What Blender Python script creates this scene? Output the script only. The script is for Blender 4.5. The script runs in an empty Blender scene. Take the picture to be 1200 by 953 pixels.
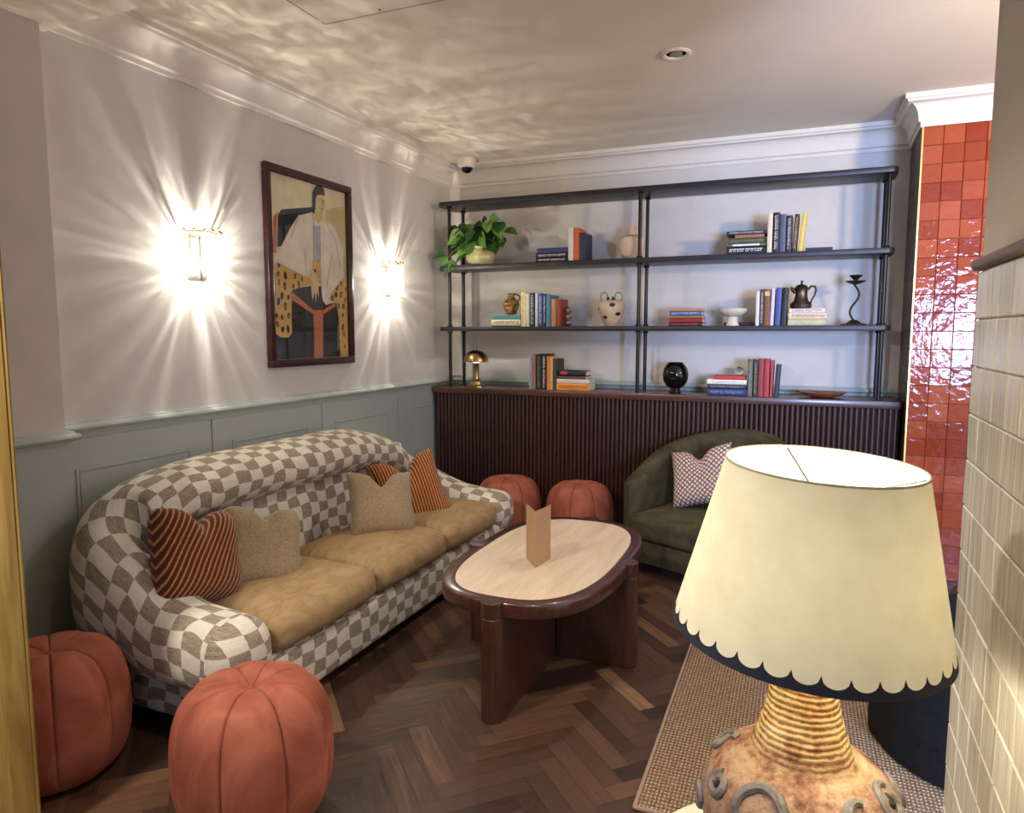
import bpy, bmesh, math, random
from mathutils import Vector, Matrix
random.seed(7)
PI = math.pi
sc = bpy.context.scene
COL = sc.collection

# ------------------------------------------------------------------ camera, world, lights, exposure
cam_d = bpy.data.cameras.new('camera'); cam = bpy.data.objects.new('camera', cam_d); COL.objects.link(cam)
cam_d.sensor_fit = 'HORIZONTAL'; cam_d.sensor_width = 36.0; cam_d.lens = 836.0 / 1200.0 * 36.0
cam_d.clip_start = 0.05
cam.location = (0, 0, 1.45)
YAW, PITCH = -0.3987, -0.103
_f = Vector((math.sin(YAW) * math.cos(PITCH), math.cos(YAW) * math.cos(PITCH), math.sin(PITCH)))
_r = Vector((math.cos(YAW), -math.sin(YAW), 0)); _u = _r.cross(_f)
cam.matrix_world = Matrix(((_r.x, _u.x, -_f.x, 0), (_r.y, _u.y, -_f.y, 0), (_r.z, _u.z, -_f.z, 1.45), (0, 0, 0, 1)))
sc.camera = cam
sc.view_settings.view_transform = 'Standard'; sc.view_settings.look = 'None'
sc.view_settings.exposure = 0.4; sc.view_settings.gamma = 1.0; sc.view_settings.use_curve_mapping = False

def srgb(r, g=None, b=None):
    if g is None: r, g, b = r
    f = lambda c: (c / 255) / 12.92 if c / 255 <= 0.04045 else ((c / 255 + 0.055) / 1.055) ** 2.4
    return (f(r), f(g), f(b), 1.0)

world = bpy.data.worlds.new('world'); sc.world = world; world.use_nodes = True
world.node_tree.nodes['Background'].inputs[0].default_value = (0.97, 0.95, 1.0, 1)
world.node_tree.nodes['Background'].inputs[1].default_value = 1.0

def lamp(name, kind, loc, energy, color, size=0.1, target=None, spot=None, blend=0.5, size_y=None):
    d = bpy.data.lights.new(name, kind); d.energy = energy; d.color = color
    if kind == 'AREA':
        d.size = size
        if size_y: d.shape = 'RECTANGLE'; d.size_y = size_y
    else: d.shadow_soft_size = size
    if kind == 'SPOT': d.spot_size = math.radians(spot); d.spot_blend = blend
    o = bpy.data.objects.new(name, d); COL.objects.link(o); o.location = loc
    if target: o.rotation_euler = (Vector(target) - Vector(loc)).to_track_quat('-Z', 'Y').to_euler()
    return o
# daylight from a window beyond the tiled wall; downlights of the room behind and beside the camera, plus an added fill spot
lamp('window_daylight', 'AREA', (1.75, -0.9, 1.45), 255, (0.36, 0.54, 1.0), 0.9, (-0.6, 5.0, 1.6), size_y=0.7)
lamp('window_behind_camera', 'AREA', (0.05, -1.1, 1.8), 12, (0.55, 0.70, 1.0), 0.7, (-2.6, 1.7, 1.0), size_y=1.2)
lamp('downlight_by_curtain', 'SPOT', (-1.95, 0.35, 2.55), 170, (1.0, 0.92, 0.83), 0.08, (-1.25, 2.0, 0.2), 105, 0.7)
lamp('downlight_over_table', 'SPOT', (-0.656, 3.565, 2.72), 42, (1.0, 0.92, 0.83), 0.05, (-0.9, 3.3, 0), 120, 0.9)
lamp('fill_spot_over_rug', 'SPOT', (-0.45, 1.3, 2.55), 60, (1.0, 0.92, 0.83), 0.08, (-0.6, 2.3, 0), 95, 0.8)  # unseen fill spot, added to brighten the rug and floor
lamp('uplight_in_alcove', 'SPOT', (1.75, 2.7, 2.15), 150, (1.0, 0.78, 0.50), 0.12, (0.95, 3.95, 2.77), 115, 0.9)

# ------------------------------------------------------------------ object helpers
def tag(o, label=None, cat=None, group=None, kind=None):
    if label: o['label'] = label
    if cat: o['category'] = cat
    if group: o['group'] = group
    if kind: o['kind'] = kind
    return o
def thing(name, label, cat, loc=(0, 0, 0), rotz=0, group=None):
    o = bpy.data.objects.new(name, None); COL.objects.link(o); o.empty_display_size = 0.1
    o.location = loc; o.rotation_euler = (0, 0, rotz)
    return tag(o, label, cat, group)
def link(name, me, mat, parent=None):
    o = bpy.data.objects.new(name, me); COL.objects.link(o)
    if parent: o.parent = parent
    for m in (mat if isinstance(mat, (list, tuple)) else [mat]):
        me.materials.append(m)
    return o

class MB:
    def __init__(s): s.v = []; s.f = []; s.uv = []; s.mi = []; s.cur = 0; s.att = []
    def face(s, idx, uv=None, a=0.0):
        s.f.append(tuple(idx)); s.uv.append(uv); s.mi.append(s.cur); s.att.append(a)
    def addv(s, p): s.v.append(tuple(p)); return len(s.v) - 1
    def poly(s, pts, a=0.0, uv=None):
        s.face([s.addv(p) for p in pts], uv, a)
    def box(s, x0, x1, y0, y1, z0, z1, bev=0.0, seg=2, M=None):
        bm = bmesh.new(); bmesh.ops.create_cube(bm, size=1)
        for v in bm.verts:
            v.co = Vector((x0 + (v.co.x + .5) * (x1 - x0), y0 + (v.co.y + .5) * (y1 - y0), z0 + (v.co.z + .5) * (z1 - z0)))
        if bev > 0:
            bmesh.ops.bevel(bm, geom=list(bm.edges), offset=bev, segments=seg, affect='EDGES', profile=0.5)
        s.bm(bm, M)
    def bm(s, bm, M=None):
        n = len(s.v)
        bm.verts.index_update()
        for v in bm.verts: s.v.append(tuple(M @ v.co) if M else tuple(v.co))
        for f in bm.faces: s.face([n + v.index for v in f.verts])
        bm.free()
    def grid(s, fn, nu, nv, cu=False, cv=False, uv=None, flip=False):
        n = len(s.v)
        for i in range(nu):
            for j in range(nv): s.v.append(tuple(fn(i, j)))
        for i in range(nu if cu else nu - 1):
            for j in range(nv if cv else nv - 1):
                i2, j2 = (i + 1) % nu, (j + 1) % nv
                q = [n + i * nv + j, n + i2 * nv + j, n + i2 * nv + j2, n + i * nv + j2]
                t = [uv(i, j), uv(i + 1, j), uv(i + 1, j + 1), uv(i, j + 1)] if uv else None
                if flip: q.reverse(); t = t[::-1] if t else None
                s.face(q, t)
    def lathe(s, prof, n=32, c=(0, 0, 0), mod=None):
        def fn(i, j):
            r, z = prof[j]; a = 2 * PI * i / n
            if mod: r, z = mod(r, z, a)
            return (c[0] + r * math.cos(a), c[1] + r * math.sin(a), c[2] + z)
        s.grid(fn, n, len(prof), cu=True)
        for j, fl in ((0, True), (len(prof) - 1, False)):
            if prof[j][0] > 1e-5:
                ids = [s.addv(fn(i, j)) for i in range(n)]
                s.face(ids[::-1] if fl else ids)
    def tube(s, pts, r, n=8, cap=True):
        pts = [Vector(p) for p in pts]; m = len(pts)
        rr = r if isinstance(r, (list, tuple)) else [r] * m
        T = [(pts[min(i + 1, m - 1)] - pts[max(i - 1, 0)]).normalized() for i in range(m)]
        N = T[0].orthogonal().normalized(); F = []
        for i in range(m):
            N = (N - T[i] * N.dot(T[i])).normalized(); F.append((N.copy(), T[i].cross(N)))
        def fn(i, j):
            a = 2 * PI * j / n
            return pts[i] + (F[i][0] * math.cos(a) + F[i][1] * math.sin(a)) * rr[i]
        s.grid(fn, m, n, cv=True, flip=True)
        if cap:
            s.face([s.addv(fn(0, j)) for j in range(n)][::-1]); s.face([s.addv(fn(m - 1, j)) for j in range(n)])
    def prism(s, poly, z0, z1, bev=0.0, seg=2):
        bm = bmesh.new(); vs = [bm.verts.new((x, y, z0)) for x, y in poly]
        f = bm.faces.new(vs)
        e = bmesh.ops.extrude_face_region(bm, geom=[f])
        up = [g for g in e['geom'] if isinstance(g, bmesh.types.BMVert)]
        for v in up: v.co.z = z1
        bmesh.ops.recalc_face_normals(bm, faces=bm.faces)
        if bev > 0:
            ed = [x for x in bm.edges if len(x.link_faces) == 2 and x.calc_face_angle(0) > 1.0]
            bmesh.ops.bevel(bm, geom=ed, offset=bev, segments=seg, affect='EDGES', profile=0.5)
        s.bm(bm)
    def sphere(s, c, r, n=16, m=10):
        rx, ry, rz = r if isinstance(r, (list, tuple)) else (r, r, r)
        prof = [(max(math.sin(PI * j / m), 1e-6), -math.cos(PI * j / m)) for j in range(m + 1)]
        s.grid(lambda i, j: (c[0] + rx * prof[j][0] * math.cos(2 * PI * i / n), c[1] + ry * prof[j][0] * math.sin(2 * PI * i / n), c[2] + rz * prof[j][1]), n, m + 1, cu=True)
    def xf(s, M, start=0):
        for i in range(start, len(s.v)): s.v[i] = tuple(M @ Vector(s.v[i]))
    def build(s, name, mat, parent=None, smooth=35, weld=True, uv=False, att=False):
        me = bpy.data.meshes.new(name); me.from_pydata(s.v, [], s.f)
        me.polygons.foreach_set('material_index', s.mi)
        if uv:
            L = me.uv_layers.new(name='UVMap')
            for p, t in zip(me.polygons, s.uv):
                if t:
                    for k, li in enumerate(p.loop_indices): L.data[li].uv = t[k]
        if att:
            A = me.attributes.new('rnd', 'FLOAT', 'FACE'); A.data.foreach_set('value', s.att)
        if weld:
            bm = bmesh.new(); bm.from_mesh(me)
            bmesh.ops.remove_doubles(bm, verts=bm.verts, dist=1e-6)
            bm.to_mesh(me); bm.free()
        if smooth:
            me.polygons.foreach_set('use_smooth', [True] * len(me.polygons))
            me.set_sharp_from_angle(angle=math.radians(smooth))
        me.update()
        return link(name, me, mat, parent)
def struct(o): o['kind'] = 'structure'; return o

# ------------------------------------------------------------------ material helpers
MATS = {}
class NT:
    def __init__(s, name):
        s.m = bpy.data.materials.new(name); s.m.use_nodes = True; s.t = s.m.node_tree; s.t.nodes.clear()
        s.out = s.n('ShaderNodeOutputMaterial'); s.b = s.n('ShaderNodeBsdfPrincipled'); s.l(s.b.outputs[0], s.out.inputs[0])
    def n(s, t, **k):
        x = s.t.nodes.new(t)
        for a, b in k.items(): setattr(x, a, b)
        return x
    def l(s, a, b): s.t.links.new(a, b)
    def coord(s, kind='Object', scale=(1, 1, 1), rot=(0, 0, 0)):
        c = s.n('ShaderNodeTexCoord'); m = s.n('ShaderNodeMapping'); m.inputs['Scale'].default_value = scale; m.inputs['Rotation'].default_value = rot
        s.l(c.outputs[kind], m.inputs[0]); return m.outputs[0]
    def noise(s, v, scale, detail=3, rough=0.55, dist=0):
        x = s.n('ShaderNodeTexNoise'); x.inputs['Scale'].default_value = scale; x.inputs['Detail'].default_value = detail
        x.inputs['Roughness'].default_value = rough; x.inputs['Distortion'].default_value = dist
        if v is not None: s.l(v, x.inputs['Vector'])
        return x.outputs['Fac']
    def ramp(s, fac, stops):
        r = s.n('ShaderNodeValToRGB'); e = r.color_ramp.elements
        while len(e) < len(stops): e.new(0.5)
        for k, (p, c) in enumerate(stops): e[k].position = p; e[k].color = c
        s.l(fac, r.inputs[0]); return r.outputs[0]
    def math(s, op, a, b=None, c=None):
        x = s.n('ShaderNodeMath', operation=op)
        for k, q in enumerate((a, b, c)):
            if q is None: continue
            if isinstance(q, (int, float)): x.inputs[k].default_value = q
            else: s.l(q, x.inputs[k])
        return x.outputs[0]
    def mix(s, fac, a, b, mode='MIX'):
        x = s.n('ShaderNodeMix', data_type='RGBA', blend_type=mode)
        for k, q in ((0, fac), (6, a), (7, b)):
            if isinstance(q, (int, float)): x.inputs[k].default_value = q
            elif isinstance(q, tuple): x.inputs[k].default_value = q
            else: s.l(q, x.inputs[k])
        return x.outputs[2]
    def bump(s, h, strength=0.3, dist=0.01):
        b = s.n('ShaderNodeBump'); b.inputs['Strength'].default_value = strength; b.inputs['Distance'].default_value = dist
        s.l(h, b.inputs['Height']); s.l(b.outputs[0], s.b.inputs['Normal'])
    def set(s, **k):
        for a, v in k.items():
            i = s.b.inputs[a.replace('_', ' ')]
            if isinstance(v, (int, float, tuple)): i.default_value = v
            else: s.l(v, i)
        return s

def M(name, rgb, rough=0.6, metal=0.0, var=0.06, nscale=30, bump=0.0, bscale=200, sheen=0.0, coat=0.0, spec=0.5):
    if name in MATS: return MATS[name]
    t = NT(name); c = srgb(rgb)
    v = t.coord()
    if var:
        f = t.noise(v, nscale)
        lo = tuple(x * (1 - var * 2) for x in c[:3]) + (1,); hi = tuple(min(1, x * (1 + var * 2)) for x in c[:3]) + (1,)
        t.set(Base_Color=t.ramp(f, [(0.3, lo), (0.7, hi)]))
    else: t.set(Base_Color=c)
    t.set(Roughness=rough, Metallic=metal, Specular_IOR_Level=spec)
    if sheen: t.set(Sheen_Weight=sheen, Sheen_Roughness=0.4)
    if coat: t.set(Coat_Weight=coat, Coat_Roughness=0.1)
    if bump: t.bump(t.noise(v, bscale, 2), bump, 0.004)
    MATS[name] = t.m; return t.m

def mat_wood(name, dark, light, rough=0.4, scale=(1, 1, 12), coat=0.0, nscale=6):
    t = NT(name); v = t.coord(scale=scale)
    f = t.noise(v, nscale, 6, 0.6, 0.6)
    t.set(Base_Color=t.ramp(f, [(0.3, srgb(dark)), (0.7, srgb(light))]), Roughness=rough, Coat_Weight=coat, Coat_Roughness=0.15)
    t.bump(f, 0.08, 0.003); return t.m
def mat_tile(name, stops, rough, bump, bscale, streak=None):
    t = NT(name); a = t.n('ShaderNodeAttribute', attribute_name='rnd')
    v = t.coord(scale=streak or (1, 1, 1)); nz = t.noise(v, bscale, 3, 0.5, 0.3)
    base = t.ramp(a.outputs['Fac'], stops)
    t.set(Base_Color=t.mix(t.math('MULTIPLY', nz, 0.45), base, stops[0][1]), Roughness=rough, Specular_IOR_Level=0.32)
    t.bump(nz, bump, 0.01); return t.m
def mat_check():
    t = NT('checked_upholstery')
    uvn = t.n('ShaderNodeUVMap', uv_map='UVMap')
    nz = t.n('ShaderNodeTexNoise'); nz.inputs['Scale'].default_value = 5.0; nz.inputs['Detail'].default_value = 1.0
    t.l(uvn.outputs[0], nz.inputs['Vector'])
    sub = t.n('ShaderNodeVectorMath', operation='SUBTRACT'); t.l(nz.outputs['Color'], sub.inputs[0]); sub.inputs[1].default_value = (0.5, 0.5, 0.5)
    sca = t.n('ShaderNodeVectorMath', operation='SCALE'); t.l(sub.outputs[0], sca.inputs[0]); sca.inputs['Scale'].default_value = 0.085
    add = t.n('ShaderNodeVectorMath', operation='ADD'); t.l(uvn.outputs[0], add.inputs[0]); t.l(sca.outputs[0], add.inputs[1])
    mp = t.n('ShaderNodeMapping'); t.l(add.outputs[0], mp.inputs[0]); mp.inputs['Scale'].default_value = (1 / 0.076, 1 / 0.057, 1); mp.inputs['Location'].default_value = (0.3, 0.2, 0.5)
    ch = t.n('ShaderNodeTexChecker'); ch.inputs['Scale'].default_value = 1.0; t.l(mp.outputs[0], ch.inputs['Vector'])
    # slub weave: thin threads
    m2 = t.n('ShaderNodeMapping'); t.l(uvn.outputs[0], m2.inputs[0]); m2.inputs['Scale'].default_value = (22, 420, 1)
    w1 = t.noise(m2.outputs[0], 1.0, 3)
    m3 = t.n('ShaderNodeMapping'); t.l(uvn.outputs[0], m3.inputs[0]); m3.inputs['Scale'].default_value = (700, 60, 1)
    w2 = t.noise(m3.outputs[0], 1.0, 2)
    w = t.math('MULTIPLY', t.math('ADD', w1, w2), 0.5)
    dk = t.ramp(w, [(0.38, srgb(98, 86, 68)), (0.62, srgb(180, 164, 138))])
    lt = t.ramp(w, [(0.35, srgb(196, 185, 166)), (0.6, srgb(226, 217, 200))])
    t.set(Base_Color=t.mix(ch.outputs['Fac'], lt, dk), Roughness=0.9, Sheen_Weight=0.15)
    t.bump(w, 0.25, 0.003); return t.m
def mat_velvet(name, dark, light, scale=5, rough=0.75, sheen=0.5, stretch=(1, 1, 1), bump=0.15):
    t = NT(name); v = t.coord(scale=stretch); f = t.noise(v, scale, 4, 0.6, 1.2)
    t.set(Base_Color=t.ramp(f, [(0.3, srgb(dark)), (0.72, srgb(light))]), Roughness=rough, Sheen_Weight=sheen, Sheen_Roughness=0.35, Sheen_Tint=srgb(light), Specular_IOR_Level=0.2)
    t.bump(f, bump, 0.01); return t.m
def mat_stripe(name, dark, light, rot, scale):
    t = NT(name); uvn = t.n('ShaderNodeUVMap', uv_map='UVMap'); mp = t.n('ShaderNodeMapping'); mp.inputs['Rotation'].default_value = (0, 0, rot)
    t.l(uvn.outputs[0], mp.inputs[0])
    w = t.n('ShaderNodeTexWave', wave_type='BANDS', bands_direction='X'); w.inputs['Scale'].default_value = scale; w.inputs['Distortion'].default_value = 0.25
    w.inputs['Detail'].default_value = 1; t.l(mp.outputs[0], w.inputs[0])
    n = t.noise(mp.outputs[0], 180, 2)
    f = t.math('MULTIPLY', w.outputs['Fac'], t.math('ADD', n, 0.45))
    t.set(Base_Color=t.ramp(f, [(0.62, srgb(dark)), (0.86, srgb(light))]), Roughness=0.95, Sheen_Weight=0.2, Specular_IOR_Level=0.15)
    t.bump(w.outputs['Fac'], 0.5, 0.004); return t.m
def mat_dots(name, ground, dot):
    t = NT(name); uvn = t.n('ShaderNodeUVMap', uv_map='UVMap'); mp = t.n('ShaderNodeMapping'); mp.inputs['Scale'].default_value = (44, 44, 1); mp.inputs['Rotation'].default_value = (0, 0, 0.785)
    t.l(uvn.outputs[0], mp.inputs[0])
    vo = t.n('ShaderNodeTexVoronoi', feature='F1'); vo.inputs['Scale'].default_value = 1.0; vo.inputs['Randomness'].default_value = 0.12; t.l(mp.outputs[0], vo.inputs['Vector'])
    t.set(Base_Color=t.ramp(vo.outputs['Distance'], [(0.30, srgb(dot)), (0.42, srgb(ground))]), Roughness=0.9); return t.m
def mat_glass(name, tint=(1, 1, 1), gl=0.12, rough=0.05, haze=0.0):
    t = NT(name); t.t.nodes.remove(t.b)
    tr = t.n('ShaderNodeBsdfTransparent'); tr.inputs[0].default_value = tint + (1,)
    g = t.n('ShaderNodeBsdfGlossy'); g.inputs['Roughness'].default_value = rough
    lw = t.n('ShaderNodeLayerWeight'); lw.inputs[0].default_value = 0.5
    f = t.math('ADD', t.math('MULTIPLY', t.math('POWER', lw.outputs['Facing'], 5.0), 0.7), 0.035 + gl)
    mx = t.n('ShaderNodeMixShader'); t.l(f, mx.inputs[0]); t.l(tr.outputs[0], mx.inputs[1]); t.l(g.outputs[0], mx.inputs[2])
    if haze:
        tl = t.n('ShaderNodeBsdfTranslucent'); m2 = t.n('ShaderNodeMixShader'); m2.inputs[0].default_value = haze
        t.l(mx.outputs[0], m2.inputs[1]); t.l(tl.outputs[0], m2.inputs[2]); mx = m2
    t.l(mx.outputs[0], t.out.inputs[0])
    return t.m
def mat_emit(name, col, strength):
    t = NT(name); t.t.nodes.remove(t.b); e = t.n('ShaderNodeEmission'); e.inputs[0].default_value = srgb(col); e.inputs[1].default_value = strength
    tr = t.n('ShaderNodeBsdfTransparent'); mx = t.n('ShaderNodeMixShader'); mx.inputs[0].default_value = .3   # clear glass envelope over a glowing filament
    t.l(tr.outputs[0], mx.inputs[1]); t.l(e.outputs[0], mx.inputs[2]); t.l(mx.outputs[0], t.out.inputs[0]); return t.m

m_plaster = M('wall_paint_linen', (213, 206, 200), 0.85, var=0.02, nscale=6, bump=0.12, bscale=350)
m_ceil = M('ceiling_paint', (222, 212, 198), 0.9, var=0.015, nscale=3)
m_sage = M('sage_panel_paint', (174, 181, 176), 0.5, var=0.015, nscale=5)
m_cornice = M('cornice_paint', (226, 218, 208), 0.6, var=0.01)
m_grey_plaster = M('grey_plaster', (188, 180, 166), 0.85, var=0.03, nscale=4)
m_charcoal = M('dark_bronze_metal', (54, 52, 56), 0.42, 0.5, var=0.08, nscale=20)
m_post = M('blackened_steel', (48, 44, 44), 0.35, 0.8, var=0.05)
m_walnut = mat_wood('dark_walnut', (40, 20, 16), (72, 40, 32), 0.42, (14, 14, 1.0))
m_walnut_h = mat_wood('dark_walnut_top', (52, 30, 25), (92, 56, 45), 0.35, (1.2, 14, 14), coat=0.3)
m_table = mat_wood('stained_oak', (46, 22, 15), (80, 43, 31), 0.32, (16, 2, 2), coat=0.6)
m_check = mat_check()
m_cushion_velvet = mat_velvet('camel_velvet', (140, 112, 76), (170, 142, 102), 8, 0.7, 0.55, (2.6, 1, 1), 0.15)
m_rust = mat_velvet('terracotta_velvet', (134, 68, 50), (178, 104, 82), 6, 0.7, 0.4, (1, 1, .6), 0.08)
m_green = mat_velvet('olive_velvet', (48, 43, 28), (82, 75, 52), 6, 0.75, 0.5, (1, 1, .6), 0.06)
m_navy_vel = mat_velvet('black_corduroy', (14, 13, 13), (25, 24, 25), 30, 0.85, 0.15)
m_brass = M('aged_brass', (178, 150, 104), 0.22, 1.0, var=0.05)
m_gold = M('gold_trim', (200, 170, 100), 0.35, 0.9, var=0.03)
m_mustard = mat_velvet('mustard_velvet', (142, 110, 50), (188, 158, 92), 3, 0.7, 0.5, (6, 6, .5), 0.1)
m_pages = M('book_pages', (214, 204, 182), 0.9, var=0.04, nscale=60)
m_white = M('white_plastic', (226, 218, 208), 0.4, var=0)
m_blackgloss = M('black_glass', (10, 9, 10), 0.07, var=0)

# ------------------------------------------------------------------ the room shell
CEIL, CORN = 2.77, 2.604
XL, YB, XR, YA = -2.75, 5.267, 0.52, 4.74
XW, YW = 0.31, 1.765           # tiled wall beside the camera and where it ends

# floor: herringbone parquet, one mesh
def mat_parquet():
    t = NT('parquet_oak'); a = t.n('ShaderNodeAttribute', attribute_name='rnd'); uvn = t.n('ShaderNodeUVMap', uv_map='UVMap')
    mp = t.n('ShaderNodeMapping'); mp.inputs['Scale'].default_value = (3, 42, 1); t.l(uvn.outputs[0], mp.inputs[0])
    g = t.noise(mp.outputs[0], 1.6, 5, 0.65, 1.0); g = t.ramp(g, [(.32, (0, 0, 0, 1)), (.68, (1, 1, 1, 1))])
    base = t.ramp(a.outputs['Fac'], [(0, srgb(50, 31, 23)), (0.4, srgb(80, 53, 39)), (0.75, srgb(112, 80, 58)), (1, srgb(164, 128, 90))])
    t.set(Base_Color=t.mix(t.math('MULTIPLY', g, 0.55), base, srgb(46, 29, 21)), Roughness=t.math('MULTIPLY_ADD', g, 0.25, 0.32))
    t.bump(g, 0.15, 0.002); return t.m
fl = MB(); PW, PL = 0.0715, 0.3575
rot = Matrix.Rotation(math.radians(45), 3, 'Z')
off = Vector((-1.27, 2.297, 0))
def plank(x0, y0, w, h):
    c = off + rot @ Vector((x0 + w / 2, y0 + h / 2, 0))
    if not (-2.95 < c.x < 3.1 and -1.3 < c.y < 5.45): return
    g = 0.0006; ox, oy = random.random() * 9, random.random() * 9
    P = [(x0 + g, y0 + g), (x0 + w - g, y0 + g), (x0 + w - g, y0 + h - g), (x0 + g, y0 + h - g)]
    U = [(0, 0), (w, 0), (w, h), (0, h)]
    if h > w: U = [(v, u) for u, v in U]
    fl.poly([off + rot @ Vector((x, y, 0)) for x, y in P], min(1, max(0, random.gauss(0.4, 0.24))), [(u + ox, v + oy) for u, v in U])
for k in range(-70, 71):
    for j in range(-14, 15):
        bx, by = k * PW + j * PL, k * PW - j * PL
        plank(bx - PL, by, PL, PW); plank(bx, by + PW - PL, PW, PL)
for k, q in enumerate(((-2.9, -1.2), (3.0, -1.2), (3.0, 5.4), (-2.9, 5.4))): pass
fl.poly([(-2.9, -1.2, -0.002), (3.0, -1.2, -0.002), (3.0, 5.4, -0.002), (-2.9, 5.4, -0.002)], 0.0, [(0, 0), (1, 0), (1, 1), (0, 1)])
struct(fl.build('floor', mat_parquet(), smooth=0, weld=False, uv=True, att=True))

# ceiling with an access hatch joint, lower soffit by the camera
b = MB()
g = 0.004; hx, hy = -1.99, 2.655
b.box(-2.9, hx - g, -1.2, 5.4, CEIL, CEIL + .1); b.box(hx + g, -0.7, -1.2, hy - g, CEIL, CEIL + .1)
b.box(hx - g, 3.0, hy + g, 5.4, CEIL, CEIL + .1); b.box(-0.7 + g, 3.0, -1.2, hy + g, CEIL, CEIL + .1)
b.box(-2.9, 3.0, -1.2, 5.4, CEIL + .012, CEIL + .11)
struct(b.build('ceiling', m_ceil, smooth=0))
b = MB(); b.box(-2.9, 0.5, -1.2, 1.93, 2.59, CEIL - 0.001); struct(b.build('ceiling_soffit', m_ceil, smooth=0))
b = MB(); b.lathe([(0.006, CEIL - 0.001), (0.006, CEIL - .003), (0, CEIL - .003)], 12, (-1.697, 2.627, 0)); tag(b.build('hatch_lock', m_post), 'tiny dark round lock in the ceiling access panel', 'lock')

# left wall
b = MB(); b.box(XL - .15, XL, -1.2, 5.4, 0, CEIL); struct(b.build('wall_left', m_plaster, smooth=0))
b = MB(); b.box(XL + 0.0005, -2.69, -1.2, 1.875, 1.06, 2.589); struct(b.build('wall_left_pier', m_plaster, smooth=0))
b = MB(); b.box(XL + 0.0005, -2.688, -1.2, 1.877, 0, 1.0595); struct(b.build('wainscot_pier', m_sage, smooth=0))
# sage panelling: boards with joints and raised fields
b = MB()
seams = [1.878, 2.655, 3.517, 4.385, 5.20]
b.box(XL + .0005, XL + .006, 1.878, YB - .001, 0, 1.06)
for s0, s1 in zip(seams, seams[1:]):
    b.box(XL + .006, XL + .016, s0 + .003, s1 - .003, 0.02, 1.022, 0.0015, 1)
    i0, i1 = s0 + .13, s1 - .13
    if s0 < 1.9: i0, i1 = 1.935, 2.52
    # moulded frame round the raised field
    for x0, d, h in ((0, .006, .016),):
        b.box(XL + .016, XL + .022, i0, i0 + .014, .2, .90, .003, 2); b.box(XL + .016, XL + .022, i1 - .014, i1, .2, .90, .003, 2)
        b.box(XL + .016, XL + .022, i0 + .014, i1 - .014, .886, .90, .003, 2); b.box(XL + .016, XL + .022, i0 + .014, i1 - .014, .2, .214, .003, 2)
    b.box(XL + .016, XL + .020, i0 + .018, i1 - .018, .218, .882)
struct(b.build('wainscot_left', m_sage, smooth=0))
# back wall, boxed corner, right return and tiled face
b = MB(); b.box(XL - .15, XW + .16, -1.35, -1.2, 0, CEIL); struct(b.build('wall_front', m_plaster, smooth=0))
b = MB(); b.box(XL - .15, XR, YB, YB + .15, 0, CEIL); struct(b.build('wall_back', m_plaster, smooth=0))
b = MB(); b.box(XL + .0005, -2.655, YB - .025, YB - .0005, 1.1, CORN); struct(b.build('wall_corner_boxing', m_plaster, smooth=0))
b = MB(); b.box(XR + .006, 3.0, YA + .006, YB + .15, 0, CEIL); struct(b.build('wall_alcove', M('tile_grout_red', (120, 52, 36), 0.9), smooth=0))
def tiles(name, mat, origin, U, V, N, nu, nv, su, sv, gap, tilt, bev=0.0025, thick=0.006, v0=0):
    mb = MB(); O = Vector(origin); U = Vector(U); V = Vector(V); N = Vector(N)
    for i in range(nu):
        for j in range(nv):
            a = random.random(); tu, tv = random.gauss(0, tilt), random.gauss(0, tilt); lift = random.uniform(0, .001)
            x0, x1, y0, y1 = i * su + gap, (i + 1) * su - gap, j * sv + gap, (j + 1) * sv - gap
            h = lambda x, y: thick + lift + (x - (x0 + x1) / 2) * tu + (y - (y0 + y1) / 2) * tv
            P = lambda x, y, z: O + U * x + V * y + N * z
            o = [P(x, y, 0) for x, y in ((x0, y0), (x1, y0), (x1, y1), (x0, y1))]
            t = [P(x, y, h(x, y)) for x, y in ((x0 + bev, y0 + bev), (x1 - bev, y0 + bev), (x1 - bev, y1 - bev), (x0 + bev, y1 - bev))]
            m = [P(x, y, h(x, y) - bev) for x, y in ((x0, y0), (x1, y0), (x1, y1), (x0, y1))]
            fl_ = U.cross(V).dot(N) < 0
            def q(l): mb.poly(l[::-1] if fl_ else l, a)
            q(t)
            for k in range(4):
                k2 = (k + 1) % 4; q([m[k], m[k2], t[k2], t[k]]); q([o[k], o[k2], m[k2], m[k]])
    o = mb.build(name, mat, smooth=0, att=True); return struct(o)
m_redtile = mat_tile('red_glazed_tile', [(0, srgb(132, 50, 26)), (0.5, srgb(150, 66, 38)), (1, srgb(170, 86, 54))], 0.07, 0.30, 24)
tiles('tile_face_alcove', m_redtile, (XR, YA + .006, 0), (1, 0, 0), (0, 0, 1), (0, -1, 0), 9, 25, 0.1045, 0.1042, 0.001, 0.008)
m_dktile = mat_tile('dark_brown_tile', [(0, srgb(74, 52, 44)), (0.5, srgb(88, 62, 54)), (1, srgb(104, 74, 64))], 0.35, 0.2, 20)
tiles('tile_return_alcove', m_dktile, (XR + .006, YA + .012, 0), (0, 1, 0), (0, 0, 1), (-1, 0, 0), 5, 25, 0.1045, 0.1042, 0.001, 0.004)
b = MB(); b.box(XR - .004, XR + .006, YA - .004, YA + .006, 0, CORN, .001, 1); struct(b.build('trim_1', M('brass_corner', (232, 200, 120), 0.3, 0.7, var=0.02)))
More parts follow.
